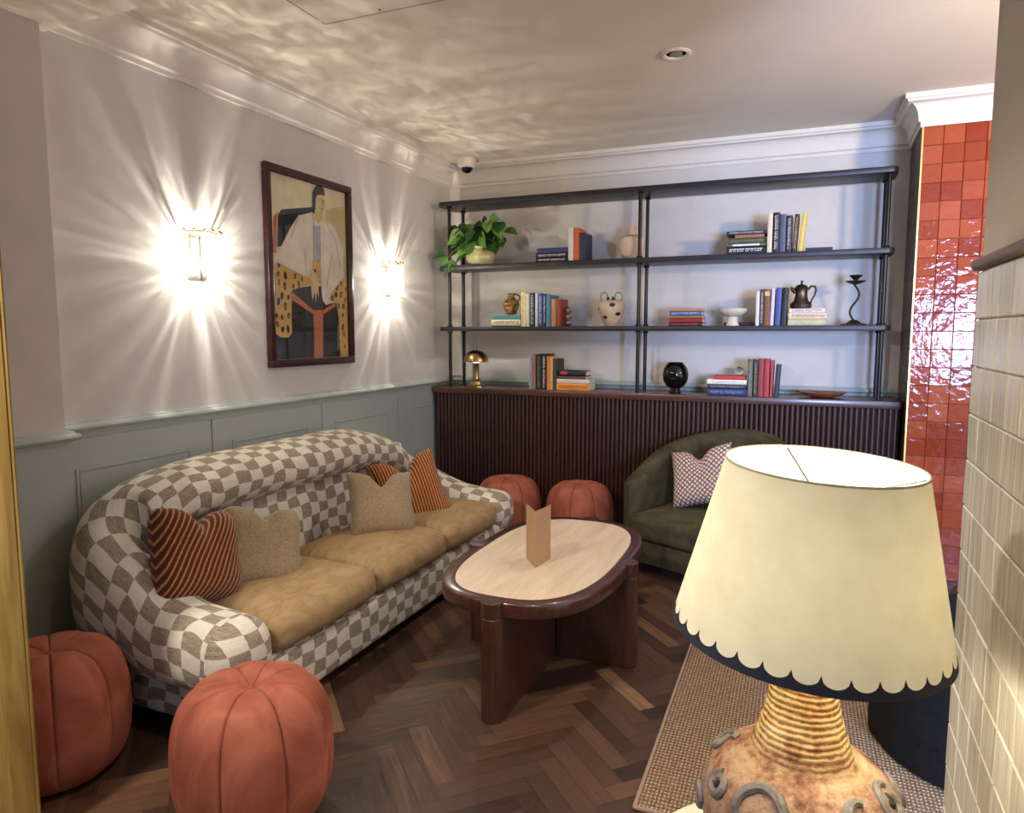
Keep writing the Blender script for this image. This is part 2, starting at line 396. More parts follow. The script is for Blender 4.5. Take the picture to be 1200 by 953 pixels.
# right wall beside the camera: glazed tiles below a wooden ledge, grey plaster above
b = MB(); b.box(XW + .006, XW + .16, -1.2, YW - .001, 0, CEIL); struct(b.build('wall_right', m_grey_plaster, smooth=0))
m_crtile = mat_tile('cream_glazed_tile', [(0, srgb(192, 185, 166)), (0.5, srgb(206, 200, 182)), (1, srgb(220, 214, 198))], 0.16, 0.35, 30, (1, 1, 0.12))
tiles('tile_face_right', m_crtile, (XW + .006, YW, 0.0), (0, -1, 0), (0, 0, 1), (-1, 0, 0), 24, 16, 0.1, 0.0985, 0.0012, 0.006)
b = MB(); b.box(XW - .012, XW + .17, -1.2, YW + .022, 1.578, 1.602, .010, 3); struct(b.build('trim_2', mat_wood('ledge_wood', (88, 66, 50), (124, 96, 74), 0.45, (10, 1, 10))))
# cornice and dado rail swept along the walls
def sweep(name, prof, path, mat, side=1):
    mb = MB(); P = [Vector((x, y)) for x, y in path]; n = len(P)
    def offd(i):
        d = []
        if i > 0: d.append((P[i] - P[i - 1]).normalized())
        if i < n - 1: d.append((P[i + 1] - P[i]).normalized())
        ns = [Vector((q.y, -q.x)) * side for q in d]
        if len(ns) == 1: return ns[0]
        m = (ns[0] + ns[1]).normalized(); return m / m.dot(ns[0])
    O = [offd(i) for i in range(n)]
    for i in range(n - 1):
        mb.grid(lambda a, j: (P[i + a].x + O[i + a].x * prof[j][0], P[i + a].y + O[i + a].y * prof[j][0], prof[j][1]), 2, len(prof))
    for i in (0, n - 1):
        mb.poly([(P[i].x + O[i].x * p, P[i].y + O[i].y * p, z) for p, z in prof])
    return struct(mb.build(name, mat, smooth=25))
cprof = [(0, CORN), (.012, CORN), (.014, CORN + .022), (.022, CORN + .026)]
for k in range(9):
    a = PI / 2 * k / 8; cprof.append((.026 + .058 * (1 - math.cos(a)), CORN + .030 + .095 * math.sin(a)))
cprof += [(.088, CORN + .127), (.092, CORN + .137), (.103, CORN + .142), (.103, CEIL), (0, CEIL)]
sweep('trim_3', cprof, [(XL, 1.9), (XL, YB), (XR, YB), (XR, YA), (2.9, YA)], m_cornice)
rprof = [(0, 1.036), (.012, 1.036), (.016, 1.05), (.034, 1.056), (.040, 1.066), (.036, 1.076), (.024, 1.080), (.020, 1.089), (0, 1.09)]
sweep('trim_4', rprof, [(XL, 1.878), (XL, YB), (XR, YB)], m_sage)
sweep('trim_5', [(p, z - .024) for p, z in rprof], [(-2.69, -1.2), (-2.69, 1.876), (-2.745, 1.876)], m_sage)
b = MB(); b.box(XL + .022, XL + .036, 1.89, 4.8, 0, .12, .004, 2); struct(b.build('baseboard_left', m_sage))

# ------------------------------------------------------------------ sideboard and shelving
YC = 4.86
t = thing('sideboard', 'long dark walnut sideboard with fluted front along the back wall', 'sideboard', (-1.1, 5.05, 0))
def loc(mb, o): mb.xf(Matrix.Translation(-Vector(o.location))); return mb
b = MB(); b.box(-2.715, .505, YC - .002, YB - .042, .988, 1.035, .004, 2); loc(b, t).build('top', m_walnut_h, t)
b = MB(); b.box(-2.70, .50, YC + .035, YB - .045, .06, .9875); loc(b, t).build('carcass', m_walnut, t)
b = MB(); b.box(-2.66, .46, YC + .06, YB - .06, 0, .0595); loc(b, t).build('plinth', m_post, t)
b = MB(); n = 103; w = 3.19 / n
for i in range(n):
    x0 = -2.695 + i * w
    pr = [(x0 + w * (.5 - .46 * math.cos(PI * k / 6)), YC + .034 - .022 * math.sin(PI * k / 6) ** .7) for k in range(7)]
    nn = len(b.v)
    for z in (.062, .987):
        for p in pr: b.v.append((p[0], p[1], z))
    for k in range(6): b.face((nn + k, nn + k + 1, nn + 7 + k + 1, nn + 7 + k))
loc(b, t).build('fluted_front', m_walnut, t)
SH = [(2.397, 2.430), (1.924, 1.957), (1.463, 1.496)]
t = thing('shelving_unit', 'dark metal open shelving with paired round posts standing on the sideboard', 'shelf', (-1.1, 5.0, 1.036))
def rrect(x0, x1, y0, y1, r, n=6):
    P = []
    for cx, cy, a0 in ((x1 - r, y1 - r, 0), (x0 + r, y1 - r, PI / 2), (x0 + r, y0 + r, PI), (x1 - r, y0 + r, 1.5 * PI)):
        for k in range(n + 1): a = a0 + PI / 2 * k / n; P.append((cx + r * math.cos(a), cy + r * math.sin(a)))
    return P
for z0, z1 in SH:
    b = MB(); b.prism(rrect(-2.665, .425, 4.862, 5.165, .045), z0, z1, .003, 2); loc(b, t).build('shelf_board', m_charcoal, t)
for px in (-2.575, -1.118, .378):
    for py in (4.892, 5.125):
        b = MB(); zs = 1.0362
        b.lathe([(.0125, 1.0362), (.0125, 2.3965)], 14, (px, py, 0))
        for z in [q for s_ in SH for q in (s_[0] - .014, s_[1] + .001)]:
            if z < 2.42: b.lathe([(.021, z), (.021, z + .004), (.0165, z + .0125), (.0125, z + .0125)], 14, (px, py, 0))
        loc(b, t).build('post', m_post, t)

# ------------------------------------------------------------------ books
def hexmat(rgb, rough=0.55): return M('cover_%d_%d_%d' % rgb, rgb, rough, var=0.05, nscale=25)
def marks(mb, L, h, seed):
    # illegible lettering along a spine of length L and height h (local: x along, z up)
    rnd = random.Random(seed); x = 0.08 * L
    while x < 0.9 * L:
        run = rnd.uniform(.18, .38) * L; e = min(x + run, .92 * L)
        while x < e:
            w = rnd.uniform(.35, .8) * h; k = rnd.random()
            if k < 2:
                z = rnd.uniform(-.05, .05) * h
                mb.poly([(x, 0, z - .45 * h), (x + .22 * w, 0, z - .45 * h), (x + .22 * w, 0, z + .45 * h), (x, 0, z + .45 * h)])
                mb.poly([(x + .22 * w, 0, z + .2 * h), (x + .75 * w, 0, z + .2 * h), (x + .75 * w, 0, z + .45 * h), (x + .22 * w, 0, z + .45 * h)])
                if k < .4: mb.poly([(x + .22 * w, 0, z - .45 * h), (x + .75 * w, 0, z - .45 * h), (x + .75 * w, 0, z - .25 * h), (x + .22 * w, 0, z - .25 * h)])
            x += w
        x += .02 * L
def book(label, x0, x1, z0, z1, col, depth=.17, y=4.9, lie=False, title=None, lean=0.0, group=None, pages=None, rough=.55, rotz=0.0, words=None, wcol=None, patch=None):
    """spine faces the room (-Y). Standing: x is thickness; lying: z is thickness."""
    t = thing('book', label, 'book', ((x0 + x1) / 2, y, z0), rotz, group)
    if lean: t.rotation_euler = (0, lean, rotz)
    L, T = ((x1 - x0), (z1 - z0)) if lie else ((z1 - z0), (x1 - x0))
    cm = hexmat(col, rough); c = min(.0028, T * .16); T -= .0006
    # built lying: x along, z thickness, y depth
    b = MB(); e = .003
    nsp = 6
    for k in range(1):
        pr = [(depth, 0), (0.004, 0)] + [(.004 - .004 * math.sin(PI * i / nsp), T / 2 - T / 2 * math.cos(PI * i / nsp)) for i in range(1, nsp)] + [(.004, T), (depth, T)]
        pin = [(depth, c), (.007, c), (.007, T - c), (depth, T - c)]
        loop = pr + pin[::-1]
        n0 = len(b.v)
        for xx in (-L / 2, L / 2):
            for p in loop: b.v.append((xx, p[0], p[1]))
        m = len(loop)
        for i in range(m): b.face((n0 + i, n0 + (i + 1) % m, n0 + m + (i + 1) % m, n0 + m + i))
        # end caps: two boards and the spine strip
        for q, fl_ in ((n0, 0), (n0 + m, 1)):
            k = len(pr)
            F = [(0, 1, k + 2, k + 3), (k - 2, k - 1, k, k + 1), tuple(list(range(1, k - 1)) + [k + 1, k + 2])]
            for f in F: b.face([q + i for i in (f if fl_ else f[::-1])])
    pg = MB(); pg.box(-L / 2 + e, L / 2 - e, .0075, depth - .004, c + .0003, T - c - .0003)
    ti = None
    if title:
        ti = MB(); mk = MB(); marks(mk, L, T * .42, sum(ord(c) * (k + 1) for k, c in enumerate(label)) % 9973)
        for v in mk.v: ti.v.append((v[0] - L / 2, -.0006, T / 2 + v[2]))
        ti.f = mk.f; ti.uv = mk.uv; ti.mi = mk.mi; ti.att = mk.att
    pa = None
    if patch:
        pa = MB(); a, w_, kind = patch[0], patch[1], patch[3]
        if kind == 'oval': pa.poly([(a * L - L / 2 + w_ * L / 2 * math.cos(-2 * PI * i / 20), -.0004, T / 2 + T * .36 * math.sin(-2 * PI * i / 20)) for i in range(20)][::-1])
        else: pa.poly([(a * L - L / 2 - w_ * L / 2, -.0004, T * .06), (a * L - L / 2 + w_ * L / 2, -.0004, T * .06), (a * L - L / 2 + w_ * L / 2, -.0004, T * .94), (a * L - L / 2 - w_ * L / 2, -.0004, T * .94)])
    if lie: Mx = Matrix.Identity(4)
    else: Mx = Matrix(((0, 0, -1, T / 2), (0, 1, 0, 0), (-1, 0, 0, L / 2), (0, 0, 0, 1))) if True else None
    for q in (b, pg, ti, pa):
        if q: q.xf(Mx)
    b.build('cover', cm, t, smooth=40); pg.build('pages', pages or m_pages, t, smooth=0)
    if ti: ti.build('title_markings', hexmat(title), t, smooth=0)
    if pa: pa.build('spine_patch', hexmat(patch[2]), t, smooth=0)
    if words:
        cu = bpy.data.curves.new('w', 'FONT'); cu.body = words; cu.size = T * .95; cu.align_x = 'CENTER'; cu.align_y = 'CENTER'
        o = bpy.data.objects.new('w', cu); COL.objects.link(o); bpy.context.view_layer.update()
        me = bpy.data.meshes.new_from_object(o.evaluated_get(bpy.context.evaluated_depsgraph_get())); bpy.data.objects.remove(o)
        wx = max(v.co.x for v in me.vertices) * 2
        s_ = .86 * L / wx
        for v in me.vertices: v.co = Vector((v.co.x * s_, -.0006, v.co.y + T / 2))
        link('title_markings', me, hexmat(wcol), t)
    return t
WHT = (228, 226, 222); BLK = (24, 23, 26); NAVY = (38, 42, 66)
Z2, Z3, ZC = 1.9572, 1.4962, 1.0352
G = 'books on the top shelf, left group'
book('blue hardback lying on top of the two black books, upper shelf left', -1.868, -1.634, 2.0215, 2.056, (44, 58, 112), .16, lie=True, group=G)
book('black book with small pale title in the middle of the upper left pile', -1.878, -1.634, 1.987, 2.021, BLK, .17, lie=True, title=WHT, group=G)
book('black book with bold white title at the bottom of the upper left pile', -1.878, -1.634, Z2, 1.9865, (20, 20, 23), .17, lie=True, title=(240, 240, 240), group=G)
book('tall white book standing next to the orange one on the upper shelf', -1.632, -1.596, Z2, 2.188, (222, 222, 226), .17, group=G, title=(190, 190, 196))
book('tall orange book standing between white and navy books, upper shelf', -1.594, -1.552, Z2, 2.186, (196, 96, 40), .18, group=G)
book('dark navy hardback standing right of the orange book, upper shelf', -1.550, -1.508, Z2, 2.150, NAVY, .18, group=G, title=(90, 84, 110))
G = 'books on the top shelf, right group'
book('charcoal green book with pale title topping the upper right pile', -.551, -.306, 2.0805, 2.104, (44, 54, 56), .17, lie=True, title=(200, 206, 204), group=G)
book('short terracotta brown book second from top of the upper right pile', -.497, -.318, 2.0585, 2.080, (160, 106, 84), .14, lie=True, group=G)
book('thick dark green book in the upper right pile', -.536, -.313, 2.0215, 2.058, (66, 78, 58), .16, lie=True, title=(120, 128, 96), group=G)
book('thin olive book with a white spine label in the upper right pile', -.530, -.307, 2.0075, 2.021, (120, 124, 66), .16, lie=True, patch=(.46, .74, (226, 228, 224), 'rect'), group=G)
book('black book with bold white title at the base of the upper right pile', -.548, -.307, Z2, 2.007, (22, 22, 28), .17, lie=True, title=(236, 236, 236), group=G)
book('cream book standing first of the upright row, upper shelf right', -.300, -.270, Z2, 2.208, (222, 206, 176), .16, group=G)
book('tall black book with white title standing beside the cream one', -.2685, -.2275, Z2, 2.207, (22, 22, 26), .17, title=(210, 210, 214), group=G)
book('slate blue plain book in the upright row, upper shelf right', -.2255, -.1895, Z2, 2.194, (82, 88, 112), .16, group=G)
book('dark navy book with white title in the upright row, upper shelf right', -.1875, -.1535, Z2, 2.184, (34, 38, 54), .16, title=(206, 210, 220), group=G)
book('black and brown book tilted against its neighbour, upper shelf right', -.150, -.124, Z2 + .002, 2.190, (50, 38, 32), .15, title=(206, 176, 130), lean=.05, group=G)
book('yellow paperback leaning at the end of the upright row, upper shelf right', -.1165, -.0885, Z2 + .003, 2.198, (214, 190, 84), .15, lean=.085, group=G)
book('thin dark slate book lying flat alone near the right post, upper shelf', -.070, .085, Z2, 1.979, (46, 48, 66), .17, lie=True, group=G)
G = 'books on the middle shelf, left group'
book('teal book lying under the brown jug', -2.231, -2.000, 1.549, 1.583, (84, 148, 156), .17, lie=True, title=(48, 96, 106), group=G)
book('thick cream book with dark title under the teal one', -2.231, -1.997, 1.504, 1.5485, (228, 216, 184), .17, lie=True, title=(70, 62, 50), group=G)
book('thin maroon book at the very bottom under the thick cream one', -2.228, -2.000, Z3, 1.5035, (96, 48, 44), .17, lie=True, group=G)
book('pale yellow book first of the upright row by the brown jug', -1.992, -1.957, Z3, 1.746, (236, 218, 150), .16, title=(120, 96, 40), group=G)
book('white book between the pale yellow and the black one, middle shelf left', -1.9545, -1.929, Z3, 1.732, (222, 224, 224), .16, title=(170, 186, 190), group=G)
book('thick black book with pale title, middle shelf left', -1.927, -1.884, Z3, 1.740, (38, 35, 38), .17, title=(206, 196, 196), group=G)
book('pale blue white book right of the black one, middle shelf left', -1.882, -1.862, Z3, 1.736, (198, 212, 226), .16, group=G)
book('royal blue book with white title, middle shelf left', -1.8605, -1.8215, Z3, 1.734, (52, 70, 140), .17, title=(200, 214, 240), group=G)
book('midnight blue narrow book with white lettering, middle shelf left', -1.8205, -1.797, Z3, 1.729, (26, 32, 66), .17, title=(230, 232, 240), group=G)
book('steel blue book left of the tan one, middle shelf left', -1.796, -1.762, Z3, 1.724, (72, 126, 160), .19, group=G)
book('tan cloth book left of the red one, middle shelf left', -1.757, -1.723, Z3, 1.693, (178, 138, 84), .15, group=G)
book('red cloth book held by the stacked metal bookend', -1.720, -1.687, Z3, 1.692, (146, 56, 50), .17, group=G)
G = 'pile on the middle shelf, right of the centre posts'
book('sandy orange book on top of the five book pile', -.906, -.694, 1.5945, 1.615, (190, 136, 98), .15, lie=True, group=G)
book('blue book with pale title second in the five book pile', -.908, -.698, 1.5665, 1.594, (70, 92, 142), .17, lie=True, title=(196, 204, 226), group=G)
book('ochre brown book in the middle of the five book pile', -.905, -.692, 1.547, 1.566, (146, 108, 68), .16, lie=True, group=G)
book('crimson book fourth down in the five book pile', -.910, -.690, 1.518, 1.5465, (140, 32, 38), .17, lie=True, group=G)
book('deep maroon book at the bottom of the five book pile', -.910, -.690, Z3, 1.5175, (84, 22, 26), .17, lie=True, title=(170, 120, 110), group=G)
book('flat maroon book lying behind the footed bowl', -.563, -.360, Z3, 1.519, (78, 26, 34), .13, y=5.02, lie=True)
G = 'books on the middle shelf, right group'
book('white book first of the upright row near the pewter jug', -.355, -.332, Z3, 1.716, (216, 212, 212), .16, group=G)
book('dark grey book with white title, middle shelf right', -.3295, -.305, Z3, 1.728, (54, 48, 46), .16, title=(220, 216, 210), group=G)
book('brown leather look book, middle shelf right', -.304, -.268, Z3, 1.728, (124, 82, 48), .16, patch=(.12, .12, (222, 176, 110), 'rect'), group=G)
book('lilac white book between the brown and the blue one', -.2665, -.244, Z3 + .0008, 1.733, (210, 196, 216), .16, lean=.02, group=G)
book('cobalt blue book leaning on the black one by the pewter jug', -.237, -.204, Z3 + .001, 1.737, (64, 84, 148), .16, lean=.025, group=G)
book('black book ending the upright row beside the pewter jug', -.2005, -.168, Z3 + .0025, 1.737, (32, 32, 36), .16, lean=.03, group=G)
G = 'books under the pewter jug'
book('white book with wide grey capitals directly under the pewter jug', -.150, .056, 1.5755, 1.603, (232, 224, 218), .17, lie=True, words='DARKE-MATTERS', wcol=(90, 78, 72), group=G)
book('cream pink book second of three under the pewter jug', -.153, .068, 1.5365, 1.575, (222, 198, 168), .18, lie=True, title=(132, 84, 66), group=G)
book('pale green book third of three under the pewter jug', -.156, .060, Z3, 1.536, (178, 182, 140), .17, lie=True, title=(206, 206, 176), group=G)
G = 'books on the sideboard, left group'
book('pale blue book at the left end of the row on the sideboard', -1.945, -1.918, ZC, 1.289, (160, 178, 208), .16, y=4.94, lean=.01, group=G)
book('dusty pink brown book second in the row on the sideboard', -1.907, -1.877, ZC, 1.290, (142, 112, 104), .16, group=G, patch=(.4, .22, (178, 84, 76), 'rect'))
book('black book with mossy green title on the sideboard', -1.874, -1.831, ZC, 1.295, (24, 25, 24), .18, title=(120, 132, 100), group=G)
book('black book with large white title on the sideboard', -1.829, -1.793, ZC, 1.296, (24, 22, 24), .18, title=(232, 232, 230), group=G)
book('orange book standing on the sideboard', -1.790, -1.764, ZC, 1.280, (212, 128, 62), .15, group=G)
book('slim sand coloured book right of the orange one on the sideboard', -1.7625, -1.743, ZC, 1.276, (208, 172, 120), .15, group=G)
book('dark green book ending the row on the sideboard', -1.7415, -1.716, ZC, 1.262, (52, 64, 50), .18, group=G)
book('navy book with a red oval on its spine, tilted atop the pile', -1.692, -1.492, 1.1425, 1.178, (30, 34, 54), .13, lie=True, patch=(.17, .30, (186, 64, 52), 'oval'), lean=.025, group=G)
book('thin brown book second in the sideboard pile by the green book', -1.711, -1.496, 1.1175, 1.138, (94, 72, 54), .15, lie=True, group=G)
book('white paperback third in the pile, above the orange one', -1.711, -1.470, 1.087, 1.117, (224, 216, 206), .17, lie=True, title=(180, 180, 190), group=G)
book('thick orange book at the bottom of the sideboard pile', -1.713, -1.473, ZC, 1.0865, (222, 138, 52), .18, lie=True, title=(140, 82, 40), group=G)
G = 'books on the sideboard, right group'
book('small red book on top of the pile beside the glass ball', -.607, -.405, 1.1415, 1.166, (186, 62, 48), .14, lie=True, group=G)
book('white book with pale grey title second in the pile under the red one', -.648, -.395, 1.110, 1.141, (232, 224, 212), .17, lie=True, title=(180, 176, 168), group=G)
book('charcoal navy book third in the pile under the red one', -.644, -.395, 1.0805, 1.1095, (36, 40, 52), .17, lie=True, title=(140, 146, 156), group=G)
book('dark blue book at the bottom of the pile under the red one', -.643, -.393, ZC, 1.080, (36, 48, 96), .18, lie=True, title=(130, 144, 180), group=G)
book('grey green antique book first of the row on the sideboard right', -.390, -.359, ZC, 1.276, (92, 94, 84), .15, title=(150, 148, 130), group=G)
book('bottle green antique book second of the row on the sideboard right', -.356, -.327, ZC, 1.276, (38, 48, 38), .15, title=(160, 150, 100), group=G)
book('dull red cloth book right after the bottle green one', -.325, -.292, ZC, 1.281, (146, 54, 58), .15, group=G)
book('brighter red cloth book, second of the three reds', -.290, -.256, ZC, 1.282, (166, 54, 58), .15, group=G)
book('narrow red book tilted beside the dark end book', -.252, -.235, ZC + .001, 1.272, (172, 64, 62), .14, lean=.02, group=G)
book('dark slate blue book leaning at the end of the red row', -.227, -.199, ZC + .002, 1.247, (48, 52, 64), .15, lean=.05, group=G)

# ------------------------------------------------------------------ ornaments on the shelves
def one(mb, name, mat, label, cat, pos, **k):
    mb.xf(Matrix.Translation(-Vector(pos)))
    o = mb.build(name, mat, **k); o.location = pos; return tag(o, label, cat)
# brown jug
t = thing('jug', 'small glazed brown jug standing on the teal book', 'jug', (-2.10, 4.97, 1.5835))
def mat_drip(name, a, b_, c):
    q = NT(name); v = q.coord(scale=(1, 1, 1.6)); f = q.noise(v, 16, 2, .5, 2.5)
    q.set(Base_Color=q.ramp(f, [(.35, srgb(a)), (.5, srgb(b_)), (.65, srgb(c))]), Roughness=.18, Coat_Weight=.6); return q.m
b = MB(); b.lathe([(.034, 0), (.036, .004), (.05, .04), (.061, .07), (.062, .085), (.050, .108), (.028, .126), (.024, .14), (.030, .16), (.026, .16), (.019, .14), (.02, .12), (0, .11)], 28)
b.build('body', mat_drip('brown_drip_glaze', (58, 34, 20), (140, 98, 52), (190, 150, 92)), t)
b = MB(); b.tube([(.024 + .045 * math.sin(a), 0, .125 + .028 * math.cos(a)) for a in [PI * k / 10 for k in range(11)]], .006, 8); b.build('handle', MATS.get('jug_h') or M('jug_h', (84, 56, 34), .3), t)
# stacked metal bookend
b = MB()
for k in range(3):
    prof = [(.012, 0), (.026, .010), (.030, .022), (.026, .036), (.012, .046)]
    b.lathe(prof, 8, (-1.650, 4.96, Z3 + .0462 * k))
one(b, 'bookend', M('faceted_silver', (176, 164, 152), .25, .9, var=.05), 'silver bookend of three stacked faceted beads beside the red book', 'bookend', (-1.650, 4.96, Z3), smooth=10)
# animal face jar is built as a plain spotted two-handled vase
t = thing('spotted_vase', 'stone coloured vase with black spots and two ring handles', 'vase', (-1.332, 4.98, Z3))
b = MB(); b.lathe([(.040, 0), (.046, .006), (.066, .045), (.088, .10), (.094, .135), (.088, .16), (.070, .178), (.045, .184), (.040, .180), (.038, .15), (0, .14)], 32)
b.build('body', M('stoneware_beige', (196, 172, 146), .6, var=.06, nscale=14), t)
b = MB()
def spot(th, z, rr):
    R_ = .0955 if z > .09 else .074
    zz = [0, .006, .045, .10, .135, .16, .178]; rv = [.040, .046, .066, .088, .094, .088, .070]
    def pt(th2, z2):
        R2 = .09
        for i in range(6):
            if zz[i] <= z2 <= zz[i + 1]: R2 = rv[i] + (rv[i + 1] - rv[i]) * (z2 - zz[i]) / (zz[i + 1] - zz[i])
        return ((R2 + .0014) * math.cos(th2), (R2 + .0014) * math.sin(th2), z2)
    q = MB(); rings = [[q.addv(pt(th + f * rr * (1 + .16 * math.cos(5 * a)) * math.cos(a) / R_, z + f * rr * (1 + .16 * math.cos(5 * a)) * .62 * math.sin(a))) for a in [2 * PI * k / 16 for k in range(16)]] for f in (.02, .35, .7, 1)]
    for r0, r1 in zip(rings, rings[1:]):
        for k in range(16): q.face((r0[k], r1[k], r1[(k + 1) % 16], r0[(k + 1) % 16]))
    q.face(rings[0]); q.build('spot', M('black_slip', (30, 24, 22), .5), t, smooth=0)
for th, z, rr in ((-1.25, .148, .022), (-1.95, .062, .019), (-.72, .085, .020), (-2.7, .12, .02), (0.6, .1, .02)): spot(th, z, rr)
for sx in (-1, 1):
    b = MB(); b.tube([(sx * (.052 + .026 * math.cos(a)), -.01, .205 + .032 * math.sin(a)) for a in [2 * PI * k / 18 for k in range(19)]], .006, 8)
    b.build('ring_handle', M('stoneware_handle', (150, 130, 110), .6), t)
    b = MB(); b.lathe([(.014, .176), (.010, .195), (0, .212)], 10, (sx * .018, -.03, 0)); b.build('spike', MATS['black_slip'], t)
# beige bottle vase behind centre posts
b = MB(); b.lathe([(.050, 0), (.054, .004), (.078, .04), (.089, .08), (.090, .12), (.086, .150), (.070, .162), (.044, .170), (.037, .19), (.027, .222), (.030, .236), (.026, .236), (.020, .2), (0, .18)], 36, (-1.20, 5.01, Z2))
one(b, 'bottle_vase', M('matt_sand_clay', (206, 178, 152), .75, var=.03), 'sand coloured round vase with a narrow neck behind the centre posts', 'vase', (-1.20, 5.01, Z2))
# footed bowl
t = thing('footed_bowl', 'cream stone bowl on a stout round foot', 'bowl', (-.503, 4.96, Z3))
mm = M('travertine_cream', (214, 202, 178), .6, var=.06, nscale=25)
b = MB(); b.lathe([(.044, 0), (.044, .004), (.036, .02), (.033, .055), (.030, .060)], 28); b.build('foot', mm, t)
b = MB(); b.lathe([(.030, .0605), (.066, .072), (.090, .094), (.094, .112), (.088, .112), (.080, .096), (.05, .082), (0, .078)], 36); b.build('bowl', mm, t)
# pewter jug
t = thing('coffee_pot', 'dark pewter lidded jug on the white book', 'jug', (-.085, 4.97, 1.6032))
pw = M('pewter', (104, 90, 82), .38, .9, var=.15, nscale=22)
b = MB(); b.lathe([(.052, 0), (.062, .006), (.066, .022), (.060, .036), (.044, .052), (.037, .08), (.036, .105), (.040, .128), (.043, .132), (.040, .136), (.026, .150), (.008, .156), (.005, .164), (.009, .170), (.006, .178), (0, .180)], 28); b.build('body', pw, t)
b = MB(); b.tube([(.038, 0, .118), (.055, 0, .142), (.078, 0, .140), (.086, 0, .118), (.078, 0, .085), (.062, 0, .055), (.058, 0, .034)], [.007, .007, .007, .007, .006, .006, .005], 8); b.build('handle', M('copper_handle', (112, 70, 52), .35, .8), t)
b = MB(); b.tube([(-.034, 0, .105), (-.052, 0, .122), (-.066, 0, .138)], [.016, .012, .007], 10); b.build('spout', pw, t)
# candlestick
t = thing('candlestick', 'dark iron candlestick with a wavy stem near the right post', 'candlestick', (.225, 4.97, Z3))
iron = M('dark_iron', (58, 48, 42), .5, .7, var=.1)
b = MB(); b.lathe([(.070, 0), (.068, .006), (.04, .014), (.022, .030), (.014, .034), (0, .034)], 20, mod=lambda r, z, a: (r * (1 + .12 * math.cos(6 * a)), z)); b.build('base', iron, t)
b = MB(); b.tube([(.024 * math.sin(k / 22 * 2 * PI * 1.05) * (-1), 0, .03 + .225 * k / 22) for k in range(23)], .0065, 8); b.build('stem', iron, t)
b = MB(); b.lathe([(.010, .252), (.030, .258), (.056, .270), (.058, .275), (.02, .266), (.012, .280), (.022, .292), (.040, .308), (.038, .310), (.018, .296), (0, .290)], 20); b.build('cup', iron, t)
# black vase
t = thing('black_vase', 'glossy black ribbed glass vase standing on the sideboard', 'vase', (-.873, 4.985, ZC))
b = MB(); b.lathe([(.040, 0), (.044, .004), (.036, .022), (.034, .032), (.06, .05), (.080, .085), (.086, .125), (.080, .165), (.062, .195), (.050, .205), (.052, .212), (.046, .212), (.06, .16), (.05, .08), (0, .05)], 48, mod=lambda r, z, a: (r * (1 + (.035 * abs(math.cos(7 * a)) if z > .045 else 0)), z)); b.build('body', m_blackgloss, t)
# glass ball
b = MB(); b.sphere((-.452, 4.985, 1.1672 + .029), .029, 24, 14)
gm = NT('clear_glass'); gm.set(Base_Color=(.95, .97, .95, 1), Transmission_Weight=1.0, Roughness=.02, IOR=1.4)
one(b, 'glass_ball', gm.m, 'clear glass ball resting on the small red book', 'ornament', (-.452, 4.985, 1.1672))
# wooden bowl
b = MB(); b.lathe([(.05, 0), (.06, .002), (.105, .014), (.130, .030), (.136, .038), (.128, .037), (.10, .019), (.05, .010), (0, .008)], 40, (.066, 4.99, ZC), mod=lambda r, z, a: (r * (1 + .05 * math.cos(2 * a)), z + max(0, z - .004) * .12 * math.cos(2 * a + .4)))
one(b, 'wooden_bowl', mat_wood('olive_wood', (88, 48, 28), (156, 96, 58), .4, (3, 10, 10)), 'shallow oval brown wooden bowl at the right end of the sideboard', 'bowl', (.066, 4.99, ZC - .0))
# brass table lamp
t = thing('brass_lamp', 'small polished brass mushroom lamp lit on the sideboard', 'lamp', (-2.392, 4.965, ZC + .0002))
b = MB(); b.lathe([(.074, 0), (.074, .010), (.070, .014), (.056, .018), (.048, .044), (.036, .050), (.030, .058)], 12); b.build('base', m_brass, t, smooth=12)
b = MB(); b.lathe([(.024, .0585), (.022, .066), (.022, .178), (.026, .184)], 24); b.build('stem', m_brass, t)
b = MB(); b.lathe([(.096, .192), (.097, .196), (.092, .224), (.078, .252), (.054, .272), (.024, .282), (.008, .284), (.006, .292), (.009, .298), (.002, .314), (0, .314)], 36)
b.lathe([(.094, .193), (.089, .223), (.075, .249), (.052, .268), (.02, .278), (0, .279)], 36); b.build('shade', m_brass, t)
b = MB(); b.lathe([(.02, .186), (.03, .192), (.03, .215), (.018, .232), (0, .235)], 16); b.build('bulb', mat_emit('cool_led', (235, 240, 255), 12), t)
b = MB(); b.tube([(-.07, .02, .004), (-.13, .06, .005), (-.19, .03, .004), (-.235, .0, .018), (-.262, -.03, .03), (-.292, -.03, .024), (-.320, -.06, .003)], .0025, 6); b.build('power_cord', M('black_cord', (22, 22, 24), .6, var=0), t)
lamp('brass_lamp_bulb', 'POINT', (-2.392, 4.965, ZC + .196), 5.0, (.84, .91, 1.0), .03)

